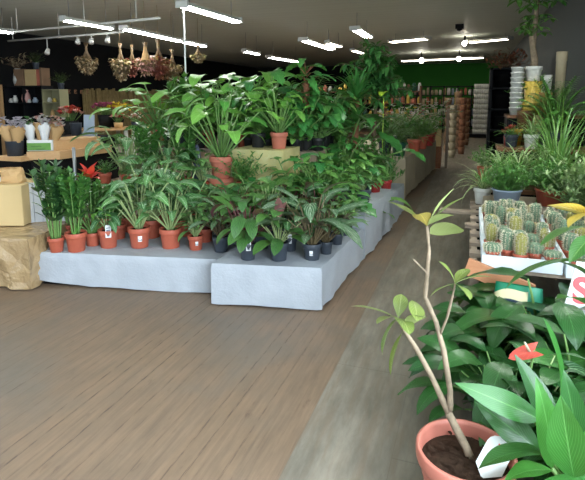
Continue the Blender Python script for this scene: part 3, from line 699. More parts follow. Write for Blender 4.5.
# bench row behind
G3 = 'plants on the raised white bench'
def spot(kind, px, y, z, dia, h, pot, label, **k):
    p = aty(px, 150, y); plant(kind, (p.x, y, z), dia, h, pot, label, **k)
spot('philo', 221, 4.76, .72, .25, 1.08, 'pinkpot', 'big philodendron on long stalks in a pink terracotta pot', group=G3, wide=.8, rot=.4)
spot('zz', 186, 4.8, .55, .16, 0.86, TC, 'zz plant on the raised bench left of the pink terracotta pot', group=G3)
spot('velvet', 168, 4.75, .55, .16, 0.75, TC, 'dark heart leaved plant in the middle of the raised bench', group=G3)
spot('zz', 150, 4.8, .55, .16, .72, TC, 'zz plant on the raised bench beneath the large flat philodendron leaves', group=G3)
spot('agla', 133, 4.8, .55, .16, 0.66, TC, 'leafy plant on the left part of the raised bench', group=G3)
spot('arrow', 126, 4.8, .55, .16, .86, TC, 'tall pale arrowhead plant at the left end of the raised bench', group=G3)
spot('bush', 104, 4.8, .55, .15, .32, TC, 'low bushy plant at the very left end of the raised bench', group=G3)
spot('agla', 202, 4.68, .55, .14, 0.56, TC, 'small leafy plant just left of the pink terracotta pot', group=G3)
spot('bush', 243, 4.78, .55, .15, 0.53, TC, 'low bushy plant between the pink pot and the yellow board', group=G3)
spot('arrow', 160, 4.62, .55, .14, 0.56, TC, 'arrowhead plant at the front edge of the raised bench', group=G3)
p = aty(221, 150, 4.76); q = MB(); lathe(q, [(0, 0), (.13, 0), (.13, .165), (0, .165)], 20); tag(obj('upturned_pot', q.mesh('upturned_pot', M['pinkpot']), None, (p.x, 4.76, .55)), 'upturned pink pot raising the big philodendron on the bench', 'pot')
q = MB(); lathe(q, [(0, 0), (.09, 0), (.085, .02), (.03, .45), (.015, .5), (0, .505)], 16)
p = aty(198, 152, 4.9); tag(obj('slate_cone', q.mesh('slate_cone', plain('slate grey', (92, 98, 116), .6, .3)), None, (p.x, 4.88, .55)), 'slate grey cone standing left of the big philodendron', 'ornament')
# strand board box and high bench
G4 = 'large plants at the back of the display'
spot('philo', 279, 5.3, 1.0, .2, .8, 'pinkpot', 'bright leaved plant in pink pot on the yellow strand board box', group=G4, wide=.8)
spot('palm', 258, 5.35, 1.0, .18, .5, 'blackpot', 'fine leaved palm in dark pot at the left on the yellow board box', group=G4)
spot('pole', 306, 5.9, .93, .24, 1.15, 'blackpot', 'monstera climbing a brown moss pole', group=G4)
spot('mons', 268, 6.0, .93, .25, 1.2, 'blackpot', 'tall glossy monstera behind the pink pot', group=G4, wide=.9)
spot('mons', 322, 6.3, .93, .25, .98, 'blackpot', 'monstera right of the moss pole', group=G4, wide=.9)
spot('philo', 245, 5.95, .93, .24, 1.05, TC, 'heart leaved philodendron behind the yellow board box', group=G4, wide=.9)
spot('palm', 288, 6.5, .93, .24, 1.1, 'blackpot', 'palm at the back between the monsteras', group=G4)
spot('philo', 206, 6.0, .93, .24, 1.06, TC, 'philodendron on the high bench behind the pink terracotta pot', group=G4, wide=1.1)
spot('philo', 160, 5.9, .93, .24, .9, TC, 'wide philodendron with flat leaves reaching left over the bench', group=G4, wide=1.3)
spot('zz', 184, 6.2, .93, .2, .95, DK, 'tall zz plant rising by the white hanging cord', group=G4)
spot('palm', 305, 6.9, .93, .24, 1.1, 'blackpot', 'palm in the last row behind the moss pole', group=G4)
spot('mons', 232, 6.6, .93, .24, 1.0, 'blackpot', 'monstera in the last row of the high bench', group=G4)
spot('bush', 333, 7.3, .4, .24, 1.2, DK, 'tall bushy plant right of the monsteras', group=G4)
for kd, px, y, z, h, lab in (('mons', 250, 5.75, .93, .62, 'monstera at the front edge of the high bench above the yellow board'), ('pothos', 296, 5.72, .93, .6, 'pothos spilling over the high bench right of the pink pot'), ('mons', 318, 5.9, .93, .7, 'monstera at the right end of the high bench below the moss pole'),
        ('mons', 298, 5.75, .93, .85, 'glossy monstera directly in front of the moss pole'), ('palm', 268, 5.62, .93, .6, 'fine palm behind the pink pot on the high bench edge'), ('philo', 228, 5.75, .93, .7, 'heart leaved philodendron left behind the yellow board box'),
        ('palm', 200, 5.72, .93, .62, 'palm at the high bench edge behind the pink terracotta pot'), ('mons', 172, 5.75, .93, .6, 'monstera at the high bench edge below the white cord')):
    spot(kd, px, y, z, .17, h, 'blackpot', lab, group=G4)
for kd, px, y, h, lab in (('pothos', 296, 4.78, .78, 'pothos in front of the right end of the yellow board'), ('mons', 318, 4.72, .66, 'monstera just behind the striped pots'), ('pothos', 334, 4.8, .52, 'light pothos at the front middle of the tall white block'), ('mons', 338, 5.75, .8, 'tall monstera at the back of the tall white block')):
    spot(kd, px, y, .47 if px > 300 else .33, .15, h, TC if px < 300 else DK, lab, group='plants on the white block by the aisle')
for kd, px, y, z, h, lab in (('mons', 288, 6.35, .93, 1.08, 'broad monstera left of the moss pole on the high bench'), ('philo', 262, 6.4, .93, 1.12, 'bright philodendron behind the yellow board, between two monsteras'), ('pothos', 328, 6.55, .93, .95, 'tall pothos at the right end of the high bench'),
        ('mons', 343, 6.75, .4, 1.3, 'monstera standing low beside the dracaena trunk'), ('philo', 236, 6.25, .93, 1.05, 'philodendron between the pink potted one and the yellow board'), ('mons', 212, 6.3, .93, .98, 'glossy monstera behind the big pink potted philodendron'), ('mons', 254, 5.95, .93, .8, 'low monstera spreading above the yellow board')):
    spot(kd, px, y, z, .18, h, 'blackpot', lab, group=G4)
# aisle blocks
G5 = 'plants on the white block by the aisle'
for kd, px, y, h, lab in (('pothos', 312, 4.95, .62, 'light green pothos at the left front of the tall white block'), ('pothos', 342, 5.0, .55, 'pothos with mixed green leaves on the tall white block'),
        ('velvet', 332, 5.3, .62, 'dark veined plant amid the pothos on the white block'), ('pothos', 352, 5.45, .62, 'pothos at the middle of the white block'), ('velvet', 364, 5.1, .42, 'low dark veined plant at the aisle edge of the white block'),
        ('pothos', 322, 5.6, .72, 'tall pothos at the back left of the white block'), ('mons', 300, 5.05, .7, 'small monstera between the yellow board and white block')):
    z = .47; plant_z = z if aty(px, 150, y).x > -1.62 else 0
    spot(kd, px, y, plant_z, .17, h if plant_z else h+.47, DK if kd != 'mons' else TC, lab, group=G5)
spot('pothos', 376, 5.72, .47, .14, .36, 'redpot', 'pothos in a glossy red pot at the aisle end of the white block', group=G5)
spot('spike', 387, 6.3, .4, .15, .42, 'redpot', 'spiky upright plant in a red pot on the small white block', group=G5)
spot('bush', 366, 6.5, .4, .2, .7, DK, 'leafy bush behind the spiky plant', group=G5)
spot('pothos', 350, 6.3, .4, .2, .75, DK, 'big pothos behind the white block plants', group=G5)
spot('drac', 356, 6.75, 0, .3, 1.98, DK, 'dracaena with a bare brown trunk and spiky crown', name='dracaena', wide=.8)
spot('ficus', 374, 7.35, 0, .34, 2.45, DK, 'tall ficus tree with a wide drooping crown of small leaves', wide=.72)
G6 = 'plants on the long beige table'
for kd, px, y, h, pt, lab in (('fern', 399, 8.0, .62, 'greenpot', 'dark fern in a green glazed pot at the beige table corner'), ('palm', 385, 8.3, .75, DK, 'fine palm at the left front of the beige table'),
        ('fern', 414, 8.7, .6, TC, 'fern in terracotta pot along the beige table edge'), ('bush', 421, 9.3, .7, TC, 'green bush in terracotta pot halfway along the beige table'), ('fern', 428, 10.0, .6, 'redpot', 'fern in a red pot near the far end of the beige table'),
        ('bush', 400, 9.2, .8, DK, 'dark bush in the middle of the beige table'), ('palm', 405, 10.2, .8, DK, 'palm at the back of the beige table'), ('bush', 430, 10.9, .6, TC, 'last bush at the far end of the beige table'), ('fern', 388, 10.4, .7, DK, 'fern at the far left of the beige table')):
    spot(kd, px, y, .67, .24, h, pt, lab, group=G6)
q = MB(); leaf(q, (0, 0, .08), V((.25, -.75, .1)), .19, .17, 'heart', 1.1, .1, 8, 4, 0, .2); tube(q, [(0, 0, -.75), (0, 0, 0)], .008, n=5)
# lime leaf plant
p = aty(384, 92, 6.95); r = plant('bush', (p.x, 7.05, 0), .24, 1.2, 'blackpot', 'plant with one lime yellow leaf just under the ficus crown', group=G6, wide=.42)
ll = obj('lime_leaf', q.mesh('lime_leaf', M['lime']), r, (0, -.12, p.z-.08)); ll.rotation_euler = (0, 0, -.4)

# ------------------------------------------------------------------ left background
# crate and kraft box on the pedestal
def T(p, rz): return Matrix.Translation(V(p)) @ Matrix.Rotation(rz, 4, 'Z')
r = thing('white_crate', 'white slatted wooden crate standing on the kraft wrapped pedestal', 'crate', (-3.66, 3.50, .43), .5)
for i in range(5):
    q = MB(); x = -.17+i*.072; box(q, x, x+.066, -.012, .004, 0, .37); obj('slat', q.mesh('slat', M['whitewood'], False), r)
q = MB(); box(q, -.17, .19, .004, .03, .0, .36); box(q, -.17, -.15, .03, .28, 0, .36); box(q, .17, .19, .03, .28, 0, .36); obj('side_panel', q.mesh('side_panel', M['whitewood'], False), r)
q = MB(); box(q, .03, .06, -.016, -.01, .12, .2); obj('handle_slot', q.mesh('handle_slot', M['black'], False), r)
r = thing('cardboard_box', 'large plain tan cardboard box at the left edge on the kraft pedestal', 'box', (-4.02, 3.2, .43), .34)
q = MB(); box(q, -.42, .31, 0, .4, 0, .37); o = obj('body', q.mesh('body', M['cardboard'], False), r); md = o.modifiers.new('b', 'BEVEL'); md.width = .008; md.segments = 2
p = aty(14, 178, 3.45)
q = MB(); rr = random.Random(3)
vs = []
for k in range(5):
    for j in range(12):
        a = 2*PI*j/12; vs.append((.13*math.cos(a)*(1-.05*k)+rr.uniform(-.015, .015), .09*math.sin(a)+rr.uniform(-.015, .015), .032*k+rr.uniform(-.006, .006)))
q.add(vs, [(i*12+j, i*12+(j+1) % 12, (i+1)*12+(j+1) % 12, (i+1)*12+j) for i in range(4) for j in range(12)])
bag = tag(obj('paper_bag', q.mesh('paper_bag', M['kraft'], False), None, (p.x+.02, 3.42, .8)), 'open brown paper bag lying on the tan cardboard box', 'bag')
for k in range(4):
    q = MB(); lathe(q, [(0, -.03), (.03, -.01), (.028, .02), (0, .03)], 8)
    tag(obj('dried_bloom', q.mesh('dried_bloom', M['petalpurple'] if k % 2 else M['petalwhite']), None, (p.x-.13+.04*k, 3.33+.03*(k % 2), .83)), 'small dried bloom beside the brown paper bag on the cardboard box', 'flower', 'dried blooms by the paper bag')

# sales counter
c0, c1, c2 = atz(27, 160, .74), atz(60, 159.5, .74), atz(112, 152, .74)
e = V((-1.5, 1.2, 0)); top = [c0, c1, c2, c2+V((-1.2, .5, 0)), c0+V((-.5, 1.5, 0))]
r = thing('sales_counter', 'wooden topped sales counter with black base behind the plant tables', 'counter', (c1.x, c1.y, 0))
O = V((c1.x, c1.y, 0)); P2 = [(p-O) for p in top]; ctr = sum(P2, V())/5
q = MB(); prism(q, P2, .74, .85); obj('counter_top', q.mesh('counter_top', M['lightwood'], False), r)
q = MB(); prism(q, [ctr+(p-ctr)*.93 for p in P2], 0, .74); obj('base', q.mesh('base', M['black'], False), r)
# raised wooden riser on the counter
a, b = c1+(c2-c1)*.0+V((-.12, .06, 0)), c2+V((-.12, -.1, 0)); d = (b-a).normalized(); nrm = V((-d.y, d.x, 0))
q = MB(); prism(q, [a-O+V((0, 0, 0)), b-O, b-O+nrm*.5, a-O+nrm*.5], .85, .985); obj('riser', q.mesh('riser', M['lightwood'], False), r)
q = MB()
for k in range(4):  # dark letters stencilled on the riser
    s = a+d*(.28+.12*k)-O-nrm*.004; w = .05
    for z0, z1, x0, x1 in ((.9, .95, 0, .012), (.94, .95, 0, w), (.9, .908, 0, w), (.92, .93, 0, w*.8)): 
        q.add([s+d*x0+V((0, 0, z0)), s+d*x1+V((0, 0, z0)), s+d*x1+V((0, 0, z1)), s+d*x0+V((0, 0, z1))], [(0, 1, 2, 3)])
obj('stencilled_letters', q.mesh('stencilled_letters', M['brownwood'], False), r)
# green and white carton with wrapped bouquets
p = atz(40, 150, .85); ang = math.atan2((c1-c0).y, (c1-c0).x)
cz = V((c0.x+(c1.x-c0.x)*.45-.1, c0.y+(c1.y-c0.y)*.45+.08, .85)); 
r = thing('carton', 'white and green printed carton on the counter full of wrapped bouquets', 'box', cz, ang)
q = MB(); W2 = .17
for x0, x1, y0, y1 in ((-W2, W2, 0, .01), (-W2, W2, .25, .26), (-W2, -W2+.01, 0, .26), (W2-.01, W2, 0, .26), (-W2, W2, 0, .26)): box(q, x0, x1, y0, y1, 0, .15 if (x1-x0 < .3 or y1-y0 < .1) else .01)
obj('body', q.mesh('body', M['white'], False), r)
q = MB(); box(q, -W2+.002, W2-.03, -.004, 0, .01, .11); obj('green_print', q.mesh('green_print', M['greenprint'], False), r)
q = MB(); box(q, -.05, .06, -.006, -.003, .02, .03); box(q, -.12, .02, -.006, -.003, .06, .068); obj('dark_print', q.mesh('dark_print', M['zzdark'], False), r)
def bouquet(loc, h, lean, label, paper, petals, group=None, rr=.07, n=26, pr=.03, name='wrapped_bouquet', stemless=False):
    rng = random.Random(label); r = thing(name, label, 'bouquet', loc, 0, group); d = V((math.sin(lean[0]), math.sin(lean[1]), 1)).normalized()
    qq = d.to_track_quat('Z', 'Y').to_matrix().to_4x4()
    q = MB(); n2 = 14; vs = []
    for k in range(5):
        t = k/4
        for j in range(n2):
            a_ = 2*PI*j/n2; rad = .018+(rr-.018)*t**1.1; vs.append(qq @ V((rad*math.cos(a_), rad*math.sin(a_), h*.75*t+(.03*math.sin(2*a_)+.02*math.sin(5*a_) if k == 4 else 0))))
    q.add(vs, [(i*n2+j, i*n2+(j+1) % n2, (i+1)*n2+(j+1) % n2, (i+1)*n2+j) for i in range(4) for j in range(n2)])
    obj('paper_wrap', q.mesh('paper_wrap', M[paper]), r)
    ms = {}
    for i in range(n):
        f = ms.setdefault(petals[i % len(petals)], MB()); a_ = i*2.4; rad = rr*.95*math.sqrt((i+.5)/n)
        c = qq @ V((rad*.9*math.cos(a_), rad*.9*math.sin(a_), h*(.74+.34*rng.random()*(1-.4*i/n))))
        for k in range(5): leaf(f, c, dirn(k*1.256+i, .75), pr*1.3, pr, 'oval', .5, .3, 3, 2, rng=rng)
    for k, f in ms.items(): obj('flowers', f.mesh('flowers', M[k]), r)
    return r
for k, (x, y, h, ln, pp, pt, lab) in enumerate(((-.12, .08, .43, (-.2, 0), 'white', ['mons', 'petalwhite'], 'white wrapped bouquet with green sprigs, left in the carton'), (-.03, .13, .46, (-.1, .1), 'kraft', ['petalpink', 'petalwhite'], 'kraft wrapped bouquet behind, second from left in the carton'),
        (.04, .07, .45, (.05, 0), 'white', ['lavender', 'petalwhite'], 'white wrapped bouquet with dusky blooms in the carton centre'), (.09, .17, .46, (.15, .1), 'kraft', ['petalpink', 'dried'], 'kraft wrapped pink bouquet right of centre in the carton'),
        (.14, .09, .44, (.4, 0), 'kraft', ['petalpink', 'petalwhite'], 'kraft wrapped bouquet leaning far right out of the carton'))):
    pos = T(cz, ang) @ V((x, y, .015)); bouquet(pos, h, ln, lab, pp, pt, 'bouquets in the green carton', rr=.085, pr=.03)
# dark bucket with lavender
p = V((c0.x-.22, c0.y+.02, 0)); r = thing('flower_bucket', 'black bucket on a ledge left of the carton holding lavender bunches', 'bucket', (p.x, p.y, .79))
q = MB(); lathe(q, [(0, 0), (.10, 0), (.118, .2), (.122, .205), (.112, .205), (.1, .03), (0, .02)], 24); obj('bucket', q.mesh('bucket', M['darkpot']), r)
q = MB(); box(q, -.22, .24, -.14, .16, -.06, 0); obj('ledge', q.mesh('ledge', M['lightwood'], False), r)
q = MB(); box(q, -.2, .2, -.1, .14, -.79, -.06); obj('ledge_support', q.mesh('ledge_support', M['black'], False), r)
for k, (x, ln) in enumerate(((-.06, (-.25, 0)), (.0, (.0, .15)), (.055, (.2, 0)))):
    bouquet((p.x+x*.6, p.y+(.04 if k == 1 else -.02), .83), .46, ln, ('left', 'middle', 'right')[k]+' kraft wrapped lavender bunch of the three in the black bucket', 'kraft', ['lavender'], 'lavender bunches in the black bucket', rr=.1, n=36, pr=.028)
# thin metal post
p = atz(75, 172, .45); q = MB(); tube(q, [(0, 0, 0), (0, 0, .93)], .022, n=10)
tag(obj('metal_post', q.mesh('metal_post', M['metal']), None, (p.x*.86, p.y*.86, 0)), 'thin grey metal post rising in front of the sales counter', 'post')
# dark shelves on the far left wall
def shelf_unit(loc, w, h, dpt, cols, rows, mat, back, label, sideboards=True):
    r = thing('cubby_shelf', label, 'shelf', loc); th = .03
    for i in range(cols+1):
        q = MB(); x = w*i/cols; box(q, x-th/2, x+th/2, 0, dpt, 0, h); obj('upright', q.mesh('upright', M[mat], False), r)
    for j in range(rows+1):
        q = MB(); z = min(h-th, h*j/rows); box(q, 0, w, .005, dpt, z, z+th); obj('shelf_board', q.mesh('shelf_board', M[mat], False), r)
    q = MB(); box(q, 0, w, dpt, dpt+.02, 0, h); obj('back_panel', q.mesh('back_panel', M[back], False), r)
    return r
SY = 10.3
shelf_unit((-11.95, SY, .0), 1.28, 1.92, .4, 2, 4, 'blackpaint', 'black', 'black cubby shelf against the dark wall at far left')
shelf_unit((-10.62, SY-.02, 1.1), .56, .72, .3, 1, 2, 'palewood', 'palewood', 'small pale wooden wall shelf right of the black cubbies')
q = MB(); box(q, -.06, .06, 0, .06, 0, 1.95); tag(obj('wooden_post', q.mesh('wooden_post', M['lightwood'], False), None, (-12.03, SY-.1, 0)), 'pale upright board at the left end of the black cubby shelf', 'post')
rr = random.Random(5)
for i, (px, py, hh, mt, nm, lab) in enumerate(((11, 105, .12, 'whitepot', 'white_mug', 'small white mug in the upper left black cubby'), (15, 104, .2, 'whitepot', 'white_vase', 'white vase beside the mug in the upper left cubby'),
        (26, 104, .34, 'petalpink', 'pink_figurine', 'tall pinkish ornament in the upper right black cubby'), (29, 105, .1, 'whitepot', 'white_bowl', 'white bowl beside the pinkish ornament'), (35, 105, .14, 'bluegrey', 'grey_jar', 'grey jar at the right of the upper right black cubby'),
        (49, 100, .12, 'whitepot', 'small_jar', 'small pale jar on the upper pale wall shelf'), (54, 101, .1, 'yellowpot', 'small_cup', 'small ochre cup on the upper pale wall shelf'), (52, 113, .16, 'kraft', 'wicker_bowl', 'brown wicker bowl on the lower pale wall shelf'))):
    p = aty(px, py, SY+.12); z = 1.44+.03 if px < 42 else (1.1+.36+.03 if py < 108 else 1.13); q = MB(); w = hh*.35 if hh > .15 else hh*.55
    lathe(q, [(0, 0), (w*.7, 0), (w, hh*.3), (w*.8, hh*.65), (w*.5, hh*.85), (w*.6, hh), (w*.5, hh), (0, hh*.8)], 14)
    tag(obj(nm, q.mesh(nm, M[mt]), None, (p.x, SY+.14, z)), lab, 'ornament')
for i, (x0, x1, hgt, mt, lab) in enumerate(((-11.62, -11.3, .44, 'brownbox', 'brown box standing on the black shelf, left of the wide one'), (-11.24, -10.86, .42, 'cardboard', 'wide tan printed box on top of the black cubby shelf'), (-10.84, -10.76, .42, 'pinkpot', 'narrow reddish book standing at the right on the black shelf'), (-10.73, -10.66, .46, 'brownbox', 'narrow brown book at the end of the shelf top'))):
    q = MB(); box(q, x0, x1, 0, .28, 0, hgt); o = obj('storage_box', q.mesh('storage_box', M[mt], False), None, (0, SY+.04, 1.92)); tag(o, lab, 'box' if i < 2 else 'book', 'boxes and books on top of the black shelf')
r = thing('white_jug', 'white jug holding dried branches on the black shelf at far left', 'vase', (-11.6, SY+.15, 1.92)); q = MB()
lathe(q, [(0, 0), (.1, 0), (.13, .15), (.1, .34), (.06, .42), (.075, .46), (.06, .46)], 18); obj('jug', q.mesh('jug', M['whitepot']), r)
q = MB(); tube(q, [(.1, 0, .36), (.18, 0, .3), (.17, 0, .18), (.12, 0, .13)], .015, n=6); obj('handle', q.mesh('handle', M['whitepot']), r)
f = MB(); s = MB()
for i in range(14):
    pts, d = curve((0, 0, .42), dirn(i*2.4, .2+.05*i), rr.uniform(.3, .55), .8, 6); tube(s, pts, .008, .004, 4)
    for k in range(2, 7): leaf(f, pts[k], dirn(rr.uniform(0, 6), rr.uniform(.4, 1.4)), .16, .05, 'lance', .5, .2, 3, 2, rng=rr)
obj('dried_leaves', f.mesh('dried_leaves', M['dried']), r); obj('branches', s.mesh('branches', M['bark']), r)
for x, z, lab in ((-10.95, 2.36, 'dusky leafy plant in the shadows above the boxes on the black shelf'), (-10.15, 1.82, 'shaded plant in a pot on top of the pale wall shelf')):
    plant('dusk', (x, SY+.16, z), .18, .5, DK, lab, name='shaded_plant')
# reed screen
m = MB(); rr = random.Random(9)
for i in range(80):
    y = 13.3+i*.1; tube(m, [(0, y, .0), (rr.uniform(-.02, .02), y+rr.uniform(-.03, .03), 1.9+rr.uniform(-.05, .06))], .05, n=5)
tag(obj('reed_screen', m.mesh('reed_screen', plain('straw reed', (150, 132, 92), .85, .15, var=.3, nscale=9)), None, (XL+.1, 0, 0)), 'straw reed screen fixed to the black wall behind the flower table', 'screen')
# flower table
ta, tb = atz(83, 129.5, .95), atz(152, 127.5, .95); ty = (ta.y+tb.y)/2
r = thing('flower_table', 'wooden topped table with white legs holding cut flowers at the back left', 'table', ((ta.x+tb.x)/2, ty, 0)); hw = (tb-ta).length/2; r.rotation_euler = (0, 0, math.atan2(tb.y-ta.y, tb.x-ta.x))
q = MB(); box(q, -hw, hw, 0, .8, .91, .95); obj('table_top', q.mesh('table_top', M['lightwood'], False), r)
for x in (-hw+.1, hw-.55, hw-.38, hw-.05):
    for y in (.06, .74):
        q = MB(); box(q, x-.035, x+.035, y-.035, y+.035, 0, .91); obj('leg', q.mesh('leg', M['whitemetal'], False), r)
ang = r.rotation_euler[2]
def on_table(fx, y, z=.95): return T(r.location, ang) @ V((fx*hw, y, z))
TBL = r
def vase(loc, h, rad, mat, label, blooms, n, spread, hf, pr=.06, name='flower_bucket'):
    rng = random.Random(label); r = thing(name, label, 'flowers', loc); q = MB()
    lathe(q, [(0, 0), (rad*.8, 0), (rad, h), (rad*.92, h), (rad*.75, .02), (0, .02)], 18); obj('bucket', q.mesh('bucket', M[mat]), r)
    s = MB(); ms = {}
    for i in range(n):
        a_ = i*2.4; k = math.sqrt((i+.5)/n); tp = V((spread*k*math.cos(a_), spread*k*math.sin(a_), hf-.25*spread*k*k+rng.uniform(-.04, .04)))
        tube(s, [(tp.x*.2, tp.y*.2, h*.9), tp], .006, n=4); f = MB(); ms[i] = f
        for w in range(7): leaf(f, tp, dirn(w*.9+i, .3+.14*w), pr*1.2, pr*.8, 'oval', .6, .3, 3, 2, rng=rng)
    obj('stems', s.mesh('stems', M['stem']), r)
    for k, f in ms.items(): obj('bloom', f.mesh('bloom', M[blooms[k % len(blooms)]]), r)
    return r
G7 = 'buckets of cut flowers at the back left'
vase(on_table(-.25, .45), .28, .15, 'black', 'black bucket of magenta flowers on the back table', ['petalpurple'], 22, .24, .48, group if False else .07)
vase(on_table(.12, .5), .26, .16, 'black', 'bucket of bright yellow flowers on the back table', ['petalyellow'], 26, .34, .46, .08)
vase(on_table(.05, .15), .12, .1, 'kraft', 'low bunch of coral flowers before the yellow bucket', ['petalpink', 'petalred'], 14, .14, .26, .06)
vase(on_table(.62, .3), .12, .1, 'darkpot', 'small pale pink flowers near the table end', ['petalpink', 'petalwhite'], 14, .16, .25, .06)
p = aty(72, 152, 8.6); vase((p.x, 8.6, .5), .6, .17, 'black', 'tall black vase with red and pink roses behind the counter', ['petalred', 'petalpink', 'petalred'], 20, .26, .82, .09, 'tall_vase')
q = MB(); box(q, -.25, .25, -.25, .25, 0, .5); tag(obj('vase_stand', q.mesh('vase_stand', M['black'], False), None, (p.x, 8.6, 0)), 'black block carrying the tall black rose vase', 'stand')
p = aty(80.5, 136, 7.6); q = MB(); lathe(q, [(0, 0), (.085, 0), (.105, .26), (.11, .27), (.1, .27), (.08, .03), (0, .02)], 22)
tag(obj('metal_bucket', q.mesh('metal_bucket', M['darkpot']), None, (p.x, 7.5, .85)), 'empty slate grey bucket at the right end of the counter', 'bucket')
p = aty(91.5, 130, 7.9); r = thing('card_reader', 'pale grey till terminal standing beside the slate bucket', 'till', (p.x, 7.8, .85), .3)
q = MB(); box(q, -.12, .12, -.1, .14, 0, .06); obj('base', q.mesh('base', M['bluegrey'], False), r)
q = MB(); box(q, -.1, .1, .02, .06, .06, .42, T=Matrix.Rotation(-.15, 4, 'X')); obj('screen', q.mesh('screen', M['bluegrey'], False), r)
q = MB(); box(q, -.7, .35, -.3, .5, .0, .85); tag(obj('till_cabinet', q.mesh('till_cabinet', M['black'], False), None, (p.x, 7.75, 0)), 'black cabinet under the slate bucket and till terminal', 'cabinet')
# hanging dried bouquets
def hanging(px, ytop, ybot, wpx, y, mats, label):
    a, b = aty(px, ytop, y), aty(px, ybot, y); h = a.z-b.z; R0 = wpx/2/500*depth(a)
    rng = random.Random(label); r = thing('hanging_bouquet', label, 'dried flowers', a, 0, 'dried bouquets hung upside down')
    s = MB()
    for i in range(16): tube(s, [(rng.uniform(-.035, .035), rng.uniform(-.035, .035), .05), (0, 0, -h*.15), (math.cos(i*2.4)*R0*.5, math.sin(i*2.4)*R0*.5, -h*.55)], .008, n=4)
    obj('stems', s.mesh('stems', M['driedtan']), r)
    w = MB(); pw = 'wrapped' in label; lathe(w, [(R0*.7, -h*.7), (R0*.4, -h*.36), (.03, -h*.14), (.04, -h*.07)] if pw else [(.03, -h*.2), (.028, -h*.15), (.03, -h*.1)], 12); obj('paper_wrap' if pw else 'twine', w.mesh('paper_wrap', M['kraft'] if pw else M['driedtan']), r)
    ms = {}
    for i in range(110):
        f = ms.setdefault(mats[i % len(mats)], MB()); k = math.sqrt((i+.5)/110); c = V((math.cos(i*2.4)*R0*k, math.sin(i*2.4)*R0*k, -h*(.95-.5*k*k)+rng.uniform(-.12, .08)*h))
        for j in range(5): leaf(f, c, V((math.cos(j*1.3+i), math.sin(j*1.3+i), rng.uniform(-1.2, .3))), h*.16, h*.07, 'lance', .4, .2, 3, 2, rng=rng)
    for k, f in ms.items(): obj('dried_heads', f.mesh('dried_heads', M[k]), r)
    q = MB(); tube(q, [(0, 0, 0), (0, 0, CEIL-a.z)], .004, n=4); obj('string', q.mesh('string', M['driedtan']), r)
hanging(86, 45, 72, 19, 9, ['dried', 'driedtan'], 'beige dried bouquet hanging alone left of the others')
hanging(120, 46, 77, 17, 8.6, ['driedtan', 'dried'], 'tan dried bouquet hanging just left of the dark red one')
hanging(131.5, 47, 74, 12, 9.2, ['driedrust'], 'narrow dark red dried bouquet between two tan ones')
hanging(145, 45, 74, 17, 8.4, ['petalpink', 'driedtan'], 'paper wrapped dried bouquet with pale pink heads')
hanging(158, 42, 76, 20, 8.8, ['driedrust'], 'large rust pink dried bouquet under the long fluorescent')
hanging(172, 52, 80, 18, 9.4, ['driedtan'], 'dull brown dried bouquet right of the rust pink one')
hanging(198, 47, 62, 16, 10.5, ['dried', 'driedtan'], 'small brown dried bouquet right of the white cord')

# ------------------------------------------------------------------ right side stand
r = thing('slatted_stand', 'weathered slatted wooden stand along the aisle carrying cactus trays', 'stand', (.06, 3.12, 0))
q = MB(); box(q, -.02, .02, 0, 2.2, .46, .52); obj('side_rail', q.mesh('side_rail', M['greywood'], False), r)
q = MB(); box(q, -.012, .02, 0, 2.2, .1, .15); obj('side_rail', q.mesh('side_rail', M['greywood'], False), r)
q = MB(); box(q, 1.2, 1.24, 0, 2.2, .46, .52); obj('side_rail', q.mesh('side_rail', M['greywood'], False), r)
for i in range(9):
    q = MB(); y = .03+i*.26; x0 = -.03 if i not in (4, 6) else (-.3 if i == 6 else -.07)
    box(q, x0, 1.24, y, y+.1, .52, .545); obj('slat', q.mesh('slat', M['greywood'], False), r)
for x in (-.02, 1.2):
    for y in (0, 1.05, 2.14):
        q = MB(); box(q, x, x+.05, y, y+.05, 0, .46); obj('leg', q.mesh('leg', M['greywood'], False), r)
# foam trays
def tray(loc, w, l, label, rz=0):
    r = thing('foam_tray', label, 'tray', loc, rz, 'white foam cactus trays'); q = MB(); h = .075
    box(q, 0, w, 0, l, 0, .02)
    for x0, x1, y0, y1 in ((0, w, 0, .02), (0, w, l-.02, l), (0, .02, .02, l-.02), (w-.02, w, .02, l-.02)): box(q, x0, x1, y0, y1, .02, h)
    o = obj('tray', q.mesh('tray', M['foam'], False), r)
    return r
TZ = .545
tray((.10, 3.14, TZ), .44, 1.45, 'white foam tray of cacti nearest the aisle')
tray((.55, 3.1, TZ), .62, 1.35, 'white foam tray of cacti further from the aisle', .0)
# cacti
def cactus_mesh(kind, rng):
    b, s = MB(), MB(); h = 1.0
    def body(c, R0, H, ribs, lean=(0, 0)):
        prof = []
        for k in range(11):
            t = k/10; rad = R0*(.75+.25*math.sin(t*PI*.9))*(1 if t < .75 else math.sqrt(max(0, 1-((t-.75)/.25)**2)))
            prof.append((max(rad, .002), H*t))
        lathe(b, prof, ribs*4, c, ribs, .1)
        for i in range(ribs):
            a = 2*PI*i/ribs
            for k in range(1, 10):
                rad, z = prof[k]; rad *= 1.1; p = V((c[0]+rad*math.cos(a), c[1]+rad*math.sin(a), c[2]+z))
                for q in range(6):
                    d = (V((math.cos(a), math.sin(a), 0))+V((rng.uniform(-1, 1), rng.uniform(-1, 1), rng.uniform(-.9, .9)))).normalized()*.11
                    w = d.orthogonal().normalized()*.016; s.add([p-w, p+w, p+d], [(0, 1, 2)])
    if kind == 0: body((0, 0, 0), .27, 1.0, 11)
    elif kind == 1: body((0, 0, 0), .42, .72, 14)
    elif kind == 2:
        for i in range(4): body((math.cos(i*1.6)*.17, math.sin(i*1.6)*.17, 0), .15, (1, .75, .85, .55)[i], 8)
    else:
        body((0, 0, 0), .33, .85, 12); body((.26, -.1, .2), .15, .4, 8)
    return b, s
